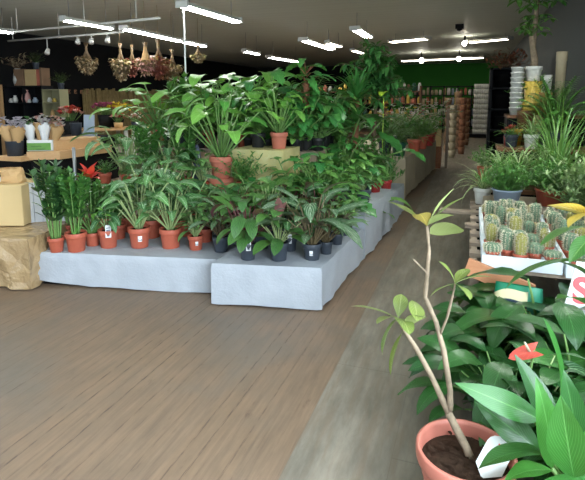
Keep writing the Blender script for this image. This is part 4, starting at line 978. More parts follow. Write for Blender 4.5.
M['cgreen'] = plain('grey green cactus skin', (112, 134, 108), .7, .2, var=.2, nscale=9)
M['cyellow'] = plain('yellowish cactus skin', (152, 148, 84), .7, .2, var=.2, nscale=9)
M['spine'] = plain('pale spines', (214, 206, 180), .7, .2, var=.1)
CM = []
for kd in range(4):
    for mt in ('cgreen', 'cyellow'):
        b, s = cactus_mesh(kd, random.Random(kd)); CM.append((b.mesh('body', M[mt]), s.mesh('spines', M['spine'])))
CB = {0: 'tall columnar cactus', 1: 'squat round cactus', 2: 'clustered finger cactus', 3: 'stout side-shooting cactus'}
rr = random.Random(21)
rows_n = ['front', 'second', 'third', 'fourth', 'fifth', 'back']; col_n = ['first', 'second', 'third', 'fourth', 'fifth']
def cactus(loc, kd, mt, h, w, label, dia=.088):
    r = thing('potted_cactus', label, 'cactus', loc, 0, 'small spiny cacti in the foam trays'); pm = pot_mesh(TC)
    po = obj('pot', pm[0], r, (0, 0, 0), (dia, dia, dia*.85)); obj('soil', pm[1], po)
    b, s = CM[kd*2+mt]; z = rr.uniform(0, 6)
    obj('body', b, r, (0, 0, dia*.62), (w, w, h), z); obj('spines', s, r, (0, 0, dia*.62), (w, w, h), z)
PAT = [[1, 0, 0, 3, 1], [0, 3, 0, 1, 2], [2, 1, 0, 3, 0], [3, 0, 2, 2, 1], [0, 2, 3, 2, 0], [2, 2, 2, 3, 2]]
for tr, (x0, w, y0, nc) in enumerate(((.165, .32, 3.21, 5), (.62, .46, 3.17, 5))):
    for j in range(6):
        for i in range(nc):
            kd = PAT[j][(i+tr*2) % 5]; mt = 1 if (i+j*2+tr) % 4 == 2 else 0
            x = x0+w*i/(nc-1)+rr.uniform(-.008, .008); y = y0+j*.225+rr.uniform(-.02, .02)+(.06 if i % 2 else 0)
            hh = {0: .14, 1: .085, 2: .12, 3: .115}[kd]*rr.uniform(.75, 1.2); ww = {0: .125, 1: .11, 2: .14, 3: .125}[kd]*rr.uniform(.9, 1.1)
            cactus((x, y, TZ+.02), kd, mt, hh, ww, '%s%s, %s row of %s tray, %s from aisle' % ('yellowish ' if mt else '', CB[kd], rows_n[j], ('aisle', 'inner')[tr], col_n[i]))
# bins and planters behind the cacti
def planter(loc, rad, h, mat, label, kind, ph, n=3, wide=1.1, name='planter', cat='plant', sx=1.0):
    r = thing(name, label, cat, loc); q = MB()
    lathe(q, [(0, 0), (rad*.82, 0), (rad, h), (rad*1.06, h), (rad*1.06, h+.015), (rad*.97, h+.015), (rad*.9, h*.8), (0, h*.8)], 24)
    o = obj('pot', q.mesh('pot', M[mat]), r); o.scale = (sx, 1, 1)
    for k in range(n):
        a = 2*PI*k/max(1, n); rad2 = rad*.5 if n > 1 else 0
        for nm, me, mt in gen(kind, k % 3): obj(nm, me, r, (math.cos(a)*rad2*sx, math.sin(a)*rad2, h*.8), (ph*wide, ph*wide, ph), RND.uniform(0, 6))
    return r
q = MB(); box(q, -.36, .44, 0, .5, 0, .09); tag(obj('planter_riser', q.mesh('planter_riser', M['greywood'], False), None, (.5, 4.66, TZ)), 'low weathered board riser under the blue grey planter behind the cacti', 'riser')
planter((.33, 4.8, TZ+.09), .11, .11, 'bluegrey', 'blue grey oval planter of dense small leaved plants behind the cacti', 'bush', .34, 4, .85, sx=1.1)
planter((.70, 4.82, TZ+.09), .14, .13, 'terracotta', 'orange red bowl with a bushy plant behind the cacti', 'bush', .36, 4, .85)
planter((.9, 4.5, TZ), .15, .13, 'darkpot', 'greyish leaved bush at the right frame edge behind the cacti', 'silver', .5, 3, .85)
# step benches
def step(label, x0, x1, y0, y1, z, mat='brownwood'):
    r = thing('step_bench', label, 'bench', ((x0+x1)/2, y0, 0)); hw = (x1-x0)/2
    q = MB(); box(q, -hw, hw, 0, y1-y0, z-.04, z); obj('top', q.mesh('top', M[mat], False), r)
    q = MB(); box(q, -hw+.02, hw-.02, .03, .06, 0, z-.04); obj('front_panel', q.mesh('front_panel', M['black'], False), r)
    for s in (-1, 1):
        q = MB(); box(q, s*(hw-.03)-.02, s*(hw-.03)+.02, .06, y1-y0, 0, z-.04); obj('side_panel', q.mesh('side_panel', M['black'], False), r)
step('lower plant step behind the cactus stand on the right', .08, 1.34, 5.36, 6.15, .66)
step('middle plant step against the charcoal wall', .3, 1.34, 6.18, 6.8, 1.0)
step('tall plant shelf with the money tree against the charcoal wall', .42, 1.34, 6.85, 7.5, 1.36)
G8 = 'plants on the right hand steps'
def rp(kind, px, py, y, z, dia, h, pot, label, **k):
    p = aty(px, py, y)
    if p.x > .62: k['wide'] = .62
    plant(kind, (min(p.x, .92), y, z), dia, h, pot, label, **k)
rp('spider', 483, 185, 5.15, TZ, .17, .5, 'whitepot', 'white edged spider plant nearest the aisle at the end of the slatted stand', group=G8)
rp('spider', 500, 165, 5.45, .66, .17, .52, 'whitepot', 'white edged spider plant second from the aisle on the lower step', group=G8)
rp('bush', 486, 150, 5.95, .66, .17, .42, TC, 'low bushy plant at the aisle end of the lower step behind the spider plant', group=G8)
rp('grass', 510, 160, 5.75, .66, .17, .45, DK, 'arching strap leaved plant in the middle of the lower step', group=G8)
rp('spider', 520, 150, 5.45, .66, .18, .62, 'whitepot', 'taller pale edged spider plant at the centre of the lower step', group=G8)
rp('bush', 540, 160, 5.8, .66, .18, .5, DK, 'small leaved bush right of the spider plants on the lower step', group=G8)
rp('silver', 560, 150, 5.45, .66, .2, .55, DK, 'greyish bush right of the small leaved bush on the lower step', group=G8)
rp('grass', 578, 150, 5.4, .66, .2, .62, TC, 'strap leaved plant near the wall on the lower step', group=G8)
rp('spider', 548, 150, 5.42, .66, .18, .58, 'whitepot', 'pale edged spider plant right of the central one on the lower step', group=G8)
rp('fern', 512, 130, 6.4, 1.0, .16, .36, DK, 'small fern at the aisle end of the middle step', group=G8)
rp('spider', 532, 130, 6.3, 1.0, .17, .5, 'whitepot', 'pale spider plant on the middle step', group=G8)
rp('fern', 548, 125, 6.4, 1.0, .2, .6, DK, 'fern toward the wall on the middle step', group=G8)
rp('grass', 566, 120, 6.35, 1.0, .2, .8, DK, 'tall arching strap leaved plant on the middle step', group=G8)
rp('palm', 578, 110, 6.5, 1.0, .2, 1.0, DK, 'palm by the wall on the middle step', group=G8)
# big near grass plant at the right edge
plant('grass', (.78, 5.15, TZ), .24, 1.3, DK, 'large arching strap leaved plant reaching high at the right frame edge', variants=3, wide=.45)
plant('grass', (.84, 4.9, TZ), .2, .75, DK, 'smaller arching strap leaved plant below the high one at the right edge', wide=.6)
plant('grass', (.82, 5.75, .66), .2, 1.0, DK, 'tall strap leaved plant between the steps and the charcoal wall', wide=.6)
# money tree
def money(rng):
    f, s, tr = MB(), MB(), MB()
    tube(tr, [(0, 0, 0), (.0, 0, .12), (-.03, 0, .26), (-.06, 0, .42)], .05, .032, 9)
    tube(tr, [(-.03, .0, .2), (-.01, .03, .6), (.0, .05, .9)], .034, .03, 8)
    for bx, by, bz, n, sc in ((-.07, 0, .42, 8, .8), (.0, .05, .9, 14, 1.1), (-.02, .03, .84, 6, 1), (.02, .05, .55, 6, .8)):
        for i in range(n):
            az = i*2.4+bz*5; pts, d = curve((bx, by, bz), dirn(az, .35+.11*i), .22*sc, .5, 4); tube(s, pts, .006, .005, 4)
            for k in range(6): leaf(f, pts[-1], V((math.cos(az+k*1.05), math.sin(az+k*1.05), .0)), .17*sc*rng.uniform(.8, 1.1), .06*sc, 'obov', .9, .2, 5, 2, rng=rng)
    return [('foliage', f, 'pothos'), ('stems', s, 'stem'), ('trunk', tr, 'palebark')]
KIND['money'] = (money, 'money_tree')
p = aty(533, 84, 7.05); plant('money', (p.x, 7.05, 1.36+.42), .2, 1.1, 'whitepot', 'money tree with a thick bare trunk in a white pot on high', wide=1.0, rot=.2)
q = MB(); lathe(q, [(0, 0), (.1, 0), (.13, .12), (.09, .2), (.11, .42), (0, .42)], 18); tag(obj('pot_stand', q.mesh('pot_stand', M['yellowpot']), None, (p.x, 7.05, 1.36)), 'cream stand carrying the white money tree pot', 'stand')
# pots for sale on the tall step
def emptypot(px, py, y, z, dia, h, mat, label, name='flower_pot', group='empty pots by the money tree'):
    p = aty(px, py, y); q = MB(); R0 = dia/2
    lathe(q, [(0, 0), (R0*.75, 0), (R0*.95, h*.85), (R0, h*.86), (R0, h), (R0*.9, h), (R0*.72, .02), (0, .02)], 20)
    return tag(obj(name, q.mesh(name, M[mat]), None, (p.x, y, z)), label, 'pot', group)
for i in range(9):
    emptypot(516, 100, 6.98, 1.36+.062*i, .16, .1, 'whitepot', 'white pot in the tall stack by the money tree, %s from the bottom' % ['first', 'second', 'third', 'fourth', 'fifth', 'sixth', 'seventh', 'eighth', 'topmost, ninth'][i], group='stacked white pots')
emptypot(517, 118, 6.6, 1.0, .15, .2, 'yellowband', 'amber yellow pot below the stack of white pots')
emptypot(527, 95, 6.7, 1.0, .2, .42, 'brownwood', 'tall brown cylinder pot below the money tree')
emptypot(538, 95, 6.72, 1.0, .15, .36, 'cardboard', 'beige tall pot right of the brown cylinder pot')
emptypot(545, 92, 7.02, 1.36, .17, .28, 'orangewood', 'orange tan pot on the top step right of the money tree')
emptypot(562, 55, 7.1, 1.36, .13, .78, 'dullwrap', 'tall grey planter on the top step near the wall')
emptypot(548, 60, 7.15, 1.36, .13, .5, 'whitepot', 'slender white pot between the money tree and grey planter')
plant('bush', (aty(541, 60, 7.15).x, 7.2, 1.36), .14, .6, 'whitepot', 'small pale bush right of the money tree trunk')
p = aty(509, 122, 6.7); vase((p.x, 6.55, 1.0), .12, .06, 'redpot', 'small red flowers in a red pot by the dark shelf', ['petalred'], 12, .08, .2, .04)
# dark wall cabinet behind
r = thing('dark_display_rack', 'tall black display rack at the aisle before the green wall', 'rack', (.3, 10.4, 0))
for x in (0, .52):
    q = MB(); box(q, x, x+.05, 0, .5, 0, 2.15); obj('upright', q.mesh('upright', M['blackpaint'], False), r)
for z in (.12, .55, .95, 1.35, 1.75, 2.12):
    q = MB(); box(q, 0, .57, 0, .5, z, z+.03); obj('shelf_board', q.mesh('shelf_board', M['blackpaint'], False), r)
q = MB(); box(q, 0, .57, .47, .5, 0, 2.15); obj('back_panel', q.mesh('back_panel', M['black'], False), r)
for i, z in enumerate((.15, .58, .98, 1.38, 1.78)):
    q = MB(); lathe(q, [(0, 0), (.16, 0), (.2, .24), (.21, .25), (.19, .25), (0, .2)], 16)
    tag(obj('black_pot', q.mesh('black_pot', M['black']), None, (.58, 10.62, z)), 'black pot on the black rack, %s shelf up' % ['lowest', 'second', 'third', 'fourth', 'fifth'][i], 'pot', 'black pots on the black rack')
f = MB(); s = MB(); rr = random.Random(4)
for i in range(30):
    pts, d = curve((0, 0, 0), dirn(i*2.4, .2+.04*i), .4, .9, 6); tube(s, pts, .008, .004, 4)
    for k in range(2, 7): leaf(f, pts[k], dirn(rr.uniform(0, 6), rr.uniform(.4, 1.6)), .12, .05, 'oval', .5, .2, 3, 2, rng=rr)
r = thing('dried_arrangement', 'dark dried flower arrangement on top of the black rack', 'dried flowers', (.6, 10.6, 2.15)); obj('dried_leaves', f.mesh('dried_leaves', M['driedrust']), r); obj('branches', s.mesh('branches', M['bark']), r)

# ------------------------------------------------------------------ far end
def stack(px, y, z0, n, dia, step_, mat, lab, group, h=.14):
    p = aty(px, 100, y); R0 = dia/2
    for i in range(n):
        q = MB(); lathe(q, [(0, 0), (R0*.75, 0), (R0, h), (R0*.9, h), (0, h*.5)], 10)
        tag(obj('stacked_pot', q.mesh('stacked_pot', M[mat]), None, (p.x, y, z0+step_*i)), lab % ('lowest' if i == 0 else 'topmost' if i == n-1 else ['second', 'third', 'fourth', 'fifth', 'sixth', 'seventh', 'eighth', 'ninth', 'tenth', 'eleventh', 'twelfth'][i-1]+' up'), 'pot', group)
FY = 24
r = thing('wire_rack', 'long rack of pot columns along the back wall under the green band', 'rack', (-4.4, FY+.8, 0))
for x in [i*.62 for i in range(9)]:
    q = MB(); box(q, x, x+.05, 0, .6, 0, 2.2); obj('upright', q.mesh('upright', M['blackpaint'], False), r)
for z in (.3, .8, 1.3, 1.75, 2.15):
    q = MB(); box(q, 0, 5.0, 0, .6, z, z+.03); obj('shelf_board', q.mesh('shelf_board', M['blackpaint'], False), r)
rr = random.Random(8)
for j, z in enumerate((.33, .83, 1.33, 1.78)):
    for i in range(26):
        x = -4.3+i*.19; q = MB(); hh = rr.uniform(.22, .36); R0 = rr.uniform(.06, .085); mt = rr.choice(['whitepot', 'whitepot', 'cardboard', 'brownwood', 'pinkpot', 'bluegrey', 'dullwrap'])
        lathe(q, [(0, 0), (R0*.8, 0), (R0, hh*.5), (R0*.8, hh), (0, hh)], 8)
        tag(obj('shelf_pot', q.mesh('shelf_pot', M[mt]), None, (x, FY+1, z)), 'small pot among the rows on the long rack under the green wall', 'pot', 'pots on the long rack under the green wall')
for i in range(6): stack(475.5+i*2.3, 22, .15, 10, .15, .205, 'whitepot', 'white pot in the '+['first', 'second', 'third', 'fourth', 'fifth', 'sixth'][i]+' tall far column by the aisle end, %s', 'columns of white pots at the aisle end', .19)
q = MB(); box(q, -.2, 1.0, -.15, .2, 0, .15); p = aty(475.5, 100, 22); tag(obj('pot_plinth', q.mesh('pot_plinth', M['black'], False), None, (p.x, 22, 0)), 'low black plinth under the far columns of white pots', 'plinth')
for i, (px, y, n, mt) in enumerate(((468, 18, 8, 'brownwood'), (463.5, 15, 8, 'brownbark'), (459, 16.5, 9, 'brownbox'), (454, 14, 7, 'dullwrap'), (457, 19, 9, 'cardboard'), (449, 15.5, 8, 'brownbox'))):
    stack(px, y, .02, n, .2, .2, mt, ['dark brown', 'reddish brown', 'dull brown', 'beige', 'tan', 'grey brown'][i]+' pot in a tall stack left of the far aisle, %s', 'tall stacks of pots along the far aisle', .19)
# orchids on a wooden crate
r = thing('wooden_crate_stack', 'two tone wooden crate at the aisle end of the beige table', 'crate', (-.78, 11.75, 0))
q = MB(); box(q, -.16, .16, 0, .4, 0, .5); obj('lower_crate', q.mesh('lower_crate', M['brownbark'], False), r)
q = MB(); box(q, -.15, .15, .02, .38, .5, .9); obj('upper_crate', q.mesh('upper_crate', M['cardboard'], False), r)
q = MB(); box(q, -.03, .03, -.03, .03, 0, 1.35); tag(obj('dark_post', q.mesh('dark_post', M['greywood'], False), None, (-.5, 11.9, 0)), 'thin wooden post standing right of the two tone crate', 'post')
def orchid(loc, label, mats, n=10, h=.5):
    rng = random.Random(label); r = thing('orchid', label, 'flowers', loc, 0, 'orchids on the crate by the beige table'); pm = pot_mesh('whitepot'); po = obj('pot', pm[0], r, (0, 0, 0), .18); obj('soil', pm[1], po)
    s = MB(); f = {}
    for i in range(n):
        pts, d = curve((0, 0, .14), dirn(i*2.4, .12+.05*i), h*rng.uniform(.8, 1.1), 1.0, 6); tube(s, pts, .006, n=4)
        for k in (4, 5, 6):
            g = f.setdefault((i, k), MB())
            for j in range(5): leaf(g, pts[k], dirn(j*1.256, 1.0), .07, .06, 'oval', .3, .1, 3, 2, rng=rng)
    obj('stems', s.mesh('stems', M['stem']), r)
    for k, g in f.items(): obj('bloom', g.mesh('bloom', M[mats[k[0] % len(mats)]]), r)
orchid((-.78, 11.95, .9), 'white and lilac orchids on the two tone crate', ['petalwhite', 'petallilac'], 16, .62)
orchid((-.98, 11.25, .67), 'lilac orchid beside the crate at the beige table end', ['petallilac'], 12, .6)
orchid((-1.25, 11.3, .67), 'magenta and white orchids at the beige table end', ['petalpurple', 'petalwhite', 'petalpink'], 12, .72)
orchid((-1.6, 11.2, .67), 'white orchid left of the magenta ones', ['petalwhite', 'petalyellow'], 12, .75)
# mid distance shelves behind the plant display
r = thing('goods_shelf', 'long shelf of mixed goods seen behind the ferns', 'shelf', (-5.2, 17, 0))
for z in (.4, .9, 1.4, 1.8):
    q = MB(); box(q, 0, 3.6, 0, .5, z, z+.03); obj('shelf_board', q.mesh('shelf_board', M['brownwood'], False), r)
for x in (0, 1.2, 2.4, 3.56):
    q = MB(); box(q, x, x+.04, 0, .5, 0, 2.0); obj('upright', q.mesh('upright', M['brownwood'], False), r)
for j, z in enumerate((.93, 1.43, 1.83)):
    for i in range(20):
        q = MB(); hh = rr.uniform(.15, .34); R0 = rr.uniform(.05, .08); mt = rr.choice(['whitepot', 'brownbox', 'cardboard', 'pinkpot', 'whitepot', 'yellowpot', 'greenpot'])
        lathe(q, [(0, 0), (R0, 0), (R0, hh*.7), (R0*.5, hh), (0, hh)], 8)
        tag(obj('shelf_jar', q.mesh('shelf_jar', M[mt]), None, (-5.08+i*.18, 17.2, z)), 'small container on the goods shelf behind the ferns', 'container', 'containers on the goods shelf behind the ferns')

# ------------------------------------------------------------------ foreground right
# plank, soil bag, price board under the cactus tray
a, b = aty(469, 259, 3.02), aty(536, 286, 2.98); d = (b-a).normalized(); n = V((0, 1, 0)); u = n.cross(d)*-1
if u.z > 0: u = -u
q = MB(); vs = [a, b, b+u*.1, a+u*.1]; q.add(vs+[v+n*.03 for v in vs], [(3, 2, 1, 0), (4, 5, 6, 7), (0, 1, 5, 4), (1, 2, 6, 5), (2, 3, 7, 6), (3, 0, 4, 7)])
tag(obj('wooden_plank', q.mesh('wooden_plank', M['orangewood'], False)), 'orange brown plank slanting down below the front cactus tray', 'plank')
p = aty(517, 306, 2.86); r = thing('soil_bag', 'green and yellow printed bag of potting soil under the cactus tray', 'bag', (p.x, 2.86, p.z-.33), -.2)
q = MB(); vs = []
for k in range(9):
    t = k/8
    for j in range(16):
        a_ = 2*PI*j/16; e = (1-abs(2*t-1)**3)*.8+.2
        vs.append((.12*math.cos(a_)*(1+.04*math.sin(k*2+j)), .055*e*math.sin(a_), .45*t))
q.add(vs, [(i*16+j, i*16+(j+1) % 16, (i+1)*16+(j+1) % 16, (i+1)*16+j) for i in range(8) for j in range(16)])
def bagmat():
    t = NT('printed soil bag'); tc = t.n('ShaderNodeTexCoord'); sp = t.n('ShaderNodeSeparateXYZ'); t.l(tc.outputs['Object'], sp.inputs[0]); x, z = sp.outputs[0], sp.outputs[2]
    w = t.math('ADD', z, t.math('MULTIPLY', t.math('SINE', t.math('MULTIPLY', x, 20)), .03)); s = t.math('SUBTRACT', w, t.math('MULTIPLY', x, .5))
    col = t.mix(t.step(.425, .427, s), lin((222, 212, 168)), lin((20, 130, 92)))
    col = t.mix(t.math('SUBTRACT', 1.0, t.step(.375, .377, s)), col, lin((34, 52, 70)))
    col = t.mix(t.math('SUBTRACT', 1.0, t.step(.34, .342, s)), col, lin((216, 190, 140)))
    col = t.mix(t.step(.05, .055, x), col, lin((60, 150, 120)))
    return t.done(t.bsdf(col, .35, .5))
obj('bag', q.mesh('bag', bagmat()), r)
q = MB(); lathe(q, [(0, 0), (.17, 0), (.17, p.z-.33), (0, p.z-.33)], 18); tag(obj('upturned_tub', q.mesh('upturned_tub', M['black']), None, (p.x, 2.86, 0)), 'black upturned tub under the soil bag below the cacti', 'tub')
pa = aty(561, 318, 2.62); pb = aty(603, 268, 2.62)
r = thing('price_board', 'white price board with faded red figures leaning under the cactus tray', 'sign', (pa.x, 2.62, pa.z)); w, h = pb.x-pa.x, pb.z-pa.z
q = MB(); q.add([(0, 0, 0), (w, 0, 0), (w+.06, .06, h), (.06, .06, h), (0, .01, 0), (w, .01, 0), (w+.06, .07, h), (.06, .07, h)], [(0, 1, 2, 3), (7, 6, 5, 4), (0, 4, 5, 1), (1, 5, 6, 2), (2, 6, 7, 3), (3, 7, 4, 0)]); obj('board', q.mesh('board', M['white'], False), r)
for tx, x, z in (('S', .045, .085), ('2', .125, .085)):
    cu = bpy.data.curves.new('figure', 'FONT'); cu.body = tx; cu.size = .17; cu.extrude = .001; cu.offset = .006
    tmp = bpy.data.objects.new('tmp', cu); C.objects.link(tmp); bpy.context.view_layer.update()
    me = bpy.data.meshes.new_from_object(tmp.evaluated_get(bpy.context.evaluated_depsgraph_get())); bpy.data.objects.remove(tmp); bpy.data.curves.remove(cu)
    me.materials.clear(); me.materials.append(M['redink'])
    o = obj('red_figure', me, r, (x, z*.06/h-.003, z)); o.rotation_euler = (PI/2-.22, 0, 0)
q = MB(); box(q, 0, w+.1, .1, .13, -pa.z, 0.02); box(q, 0, w+.1, -.02, .1, -.02, 0); obj('ledge', q.mesh('ledge', M['brownwood'], False), r)

# big pot with the two stemmed croton
PX, PY = .035, 1.76
r = thing('croton_tree', 'leggy two stemmed plant with olive yellow leaves in a big salmon pot', 'plant', (PX, PY, 0)); 
q = MB(); lathe(q, [(0, 0), (.115, 0), (.12, .015), (.152, .24), (.156, .245), (.168, .25), (.172, .262), (.174, .30), (.170, .306), (.160, .306), (.156, .29), (.15, .2)], 48)
po = obj('pot', q.mesh('pot', M['salmonpot']), r)
q = MB(); rr = random.Random(2); vs = [(0, 0, .262)]; fs = []
for k in range(1, 9):
    for j in range(28): a_ = 2*PI*j/28; vs.append((.156*k/8*math.cos(a_), .156*k/8*math.sin(a_), .258+rr.uniform(-.008, .008)*(k < 8)-.01*k/8))
for j in range(28): fs.append((0, 1+j, 1+(j+1) % 28))
for k in range(7):
    for j in range(28): fs.append((1+k*28+j, 1+(k+1)*28+j, 1+(k+1)*28+(j+1) % 28, 1+k*28+(j+1) % 28))
q.add(vs, fs)
for i in range(34):
    a_ = i*2.4; rd = .14*math.sqrt((i+.5)/34); leaf(q, (rd*math.cos(a_), rd*math.sin(a_), .262), V((math.cos(i*3.1), math.sin(i*3.1), .12)), .035, .014, 'oval', .3, .2, 3, 2, rng=rr)
obj('soil', q.mesh('soil', M['soil']), po)
def W(px, py, y): return aty(px, py, y)-V((PX, PY, 0))
def wood_tube(pts, r0, r1, name):
    q = MB(); out = []
    for i in range(len(pts)-1):
        for k in range(3): out.append(pts[i].lerp(pts[i+1], k/3))
    out.append(pts[-1]); n = len(out); rng = random.Random(name)
    tube(q, out, [r0+(r1-r0)*i/(n-1)*1.0+rng.uniform(-.0008, .0012) for i in range(n)], n=9); return obj(name, q.mesh(name, M['palebark']), r)
base = W(470, 464, 1.79); base.z = .25
fork = W(448, 412, 1.78)
wood_tube([base, W(466, 447, 1.79), W(456, 428, 1.785), fork], .0165, .0135, 'trunk')
sA = [fork, W(431, 375, 1.765), W(415, 346, 1.75), W(404, 330, 1.74), W(398, 318, 1.735)]
sB = [fork+V((.006, 0, .01)), W(450, 390, 1.775), W(444, 352, 1.76), W(436, 322, 1.75), W(425, 297, 1.745), W(427, 275, 1.74), W(429, 250, 1.735), W(427, 226, 1.73)]
wood_tube(sA, .0115, .006, 'branch'); wood_tube(sB, .0115, .005, 'branch')
sC = [W(440, 335, 1.755), W(447, 318, 1.72), W(452, 298, 1.7), W(455, 284, 1.69)]; wood_tube(sC, .005, .0035, 'twig')
wood_tube([W(429, 275, 1.74), W(420, 266, 1.72), W(413, 259, 1.7)], .003, .002, 'twig')
def L2(p, q, W_, mat, droop=.5, prof='obov', roll=0, y0=1.73, y1=1.70, name='leaf', fold=.15):
    W_ *= 1.22; roll *= .7
    a, b = W(*p, y0), W(*q, y1); ch = b-a; L = ch.length*1.06; d = ch.normalized(); sd = d.cross(V((0, 0, 1))).normalized(); up = sd.cross(d)
    d0 = d*math.cos(droop/2)+up*math.sin(droop/2); f = MB(); s0 = a+d0*L*.1
    leaf(f, a, d0, L, W_, prof, droop, fold, 9, 4, roll, rng=RND, wave=.015)
    return obj(name, f.mesh(name, M[mat]), r)
top = (427, 226)
L2(top, (388, 203), .045, 'croton', .4, roll=.5); L2(top, (452, 191), .05, 'croton', .3, roll=-.9, y1=1.78); L2(top, (462, 199), .042, 'croton', .4, roll=-.5, y1=1.8)
L2(top, (455, 217), .045, 'croton', .6, roll=-.4, y1=1.66); L2((430, 234), (466, 232), .062, 'croton', .5, roll=-1.1, y1=1.68, prof='oval'); L2(top, (414, 216), .05, 'crotonbrown', .8, roll=.6, y1=1.64)
lf = (398, 318)
L2((396, 318), (352, 307), .05, 'croton', .45, roll=.7); L2(lf, (381, 352), .06, 'croton', .7, 'oval', roll=.9, y1=1.68); L2(lf, (405, 296), .045, 'croton', .9, roll=.5, y1=1.8)
L2(lf, (412, 336), .055, 'croton', .9, 'oval', roll=-.4, y1=1.64); L2(lf, (380, 325), .04, 'croton', .8, roll=.3, y1=1.8); L2((404, 330), (428, 318), .05, 'croton', .6, roll=-.6, y1=1.66)
L2((404, 330), (391, 372), .035, 'croton', .6, roll=.4, y1=1.7); L2((412, 300), (420, 322), .05, 'croton', .8, roll=-.5, y1=1.66, y0=1.75)
rf = (455, 284)
L2(rf, (438, 262), .036, 'croton', .8, roll=.3, y0=1.69); L2(rf, (490, 278), .045, 'croton', .7, roll=-.5, y0=1.69); L2(rf, (468, 270), .04, 'croton', .6, roll=-.2, y0=1.69, y1=1.75)
L2(rf, (431, 296), .04, 'croton', .6, roll=.6, y0=1.69, y1=1.66); L2(rf, (472, 300), .04, 'croton', .8, roll=-.6, y0=1.69, y1=1.64)
# paper label in the pot
p = W(494, 452, 1.70); q = MB(); pts = []
for k in range(9):
    a_ = PI*k/8; pts.append((.055*math.cos(a_), .11+.05*math.sin(a_)))
pts += [(-.05, -.0), (.0, -.04), (.06, .02)]
tm = Matrix.Translation(V((p.x-.02, p.y+.01, .275))) @ Matrix.Scale(.8, 4) @ Matrix.Rotation(-.35, 4, 'Z') @ Matrix.Rotation(-.35, 4, 'Y').inverted() @ Matrix.Rotation(-.9, 4, 'X')
q.add([tm @ V((x, 0, z)) for x, z in pts]+[tm @ V((x, .002, z)) for x, z in pts], [tuple(range(len(pts))), tuple(range(2*len(pts)-1, len(pts)-1, -1))])
lb = obj('plant_label', q.mesh('plant_label', M['white'], False), r); lb['label'] = 'white curled care label'
q = MB()
for z0, x0, x1 in ((.055, -.02, .02), (.07, -.015, .025), (.12, -.01, .03)): q.add([tm @ V((x, -.002, z)) for x, z in ((x0, z0), (x1, z0), (x1, z0+.008), (x0, z0+.008))], [(0, 1, 2, 3)])
obj('label_print', q.mesh('label_print', M['redink'], False), lb)

# peace lilies on the floor
G9 = 'peace lilies on the floor by the big pot'
for x, y, dia, h, kd, lab in ((.16, 2.62, .2, .56, 'peace', 'dark peace lily at the aisle side directly behind the big salmon pot'), (.42, 2.78, .22, .72, 'peace', 'tall dark peace lily in front of the soil bag'), (.2, 2.25, .2, .52, 'peace', 'low peace lily between the big pot and the aisle lily'),
        (.5, 2.35, .22, .62, 'peace', 'peace lily behind the coral red flower'), (.72, 2.45, .22, .68, 'peacebright', 'lighter green peace lily below the price board'), (.68, 2.05, .22, .55, 'peace', 'peace lily at the right frame edge'),
        (.30, 2.95, .2, .58, 'peace', 'peace lily just below the slanting orange plank'), (.72, 2.75, .22, .62, 'peace', 'peace lily beside the price board ledge'), (.42, 2.02, .2, .5, 'peace', 'dark peace lily at the centre of the floor group')):
    plant(kd, (x, y, 0), dia, h*1.2, DK, lab, G9, wide=1.0)
plant('peacebright', (.50, 1.62, 0), .24, .62, DK, 'big bright ribbed peace lily in the near right corner', G9, wide=.95)
# anthurium with coral spathe
r = plant('velvet', (.30, 2.2, 0), .2, .6, DK, 'anthurium with one coral red waxy flower', name='anthurium', wide=.8)
p = aty(523, 356, 2.1)-V((.30, 2.2, 0))
f = MB(); leaf(f, p+V((.04, 0, .03)), V((-.9, -.25, -.3)), .105, .085, 'heart', .35, .3, 8, 4, -.75, .25, .5); obj('red_flower', f.mesh('red_flower', M['salmon']), r)
q = MB(); tube(q, [p+V((.02, -.01, .03)), p+V((-.0, -.025, .07))], .006, .004, 7); obj('spadix', q.mesh('spadix', M['spine']), r)
q = MB(); tube(q, [(0, 0, .16), (p.x*.6, p.y*.5, .35), p+V((.04, 0, .03))], .006, n=6); obj('flower_stem', q.mesh('flower_stem', M['stem']), r)
# near large leaves of the corner lily, each placed where it bends over the pot
r = thing('bright_lily', 'broad leaved lily arching over the big salmon pot from the right', 'plant', (.42, 1.78, 0))
pm = pot_mesh(DK); po = obj('pot', pm[0], r, (0, 0, 0), .22); obj('soil', pm[1], po)
O = V((.42, 1.78, 0))
def BL(p, q, y0, y1, W_, droop, roll=0, mat='peacebright', rr=O, side=None):
    a, b = aty(*p, y0)-rr, aty(*q, y1)-rr; ch = b-a; L = ch.length*1.06; d = ch.normalized(); sd = (d.cross(V((0, 0, 1))) if side is None else V(side)-d*d.dot(V(side))).normalized(); up = sd.cross(d)
    d0 = d*math.cos(droop/2)+up*math.sin(droop/2); f = MB(); leaf(f, a, d0, L, W_, 'lance', droop, .18, 12, 6, roll, wave=.02, side=side); obj('leaf', f.mesh('leaf', M[mat]), r)
    s = MB(); tube(s, [(0, 0, .17), V((a.x*.6, a.y*.6, a.z*.6+.07)), a], .006, n=5); obj('stem', s.mesh('stem', M['stem']), r)
BL((541, 420), (458, 384), 1.74, 1.68, .085, .5, 0, side=(.1, .55, .8)); BL((540, 452), (478, 402), 1.78, 1.8, .1, .5, 0, 'peace', side=(.1, .5, .85)); BL((552, 468), (534, 380), 1.70, 1.68, .085, .5, 0, side=(1, .5, 0)); BL((574, 478), (560, 398), 1.64, 1.62, .12, .5, 0, side=(1, -.1, 0)); BL((576, 440), (562, 372), 1.8, 1.78, .08, .5, 0, 'peace', side=(1, .3, 0))
BL((556, 440), (512, 362), 1.85, 1.9, .1, .4, -.5, 'peace'); BL((545, 452), (478, 468), 1.7, 1.62, .1, .8, .2, 'peace')
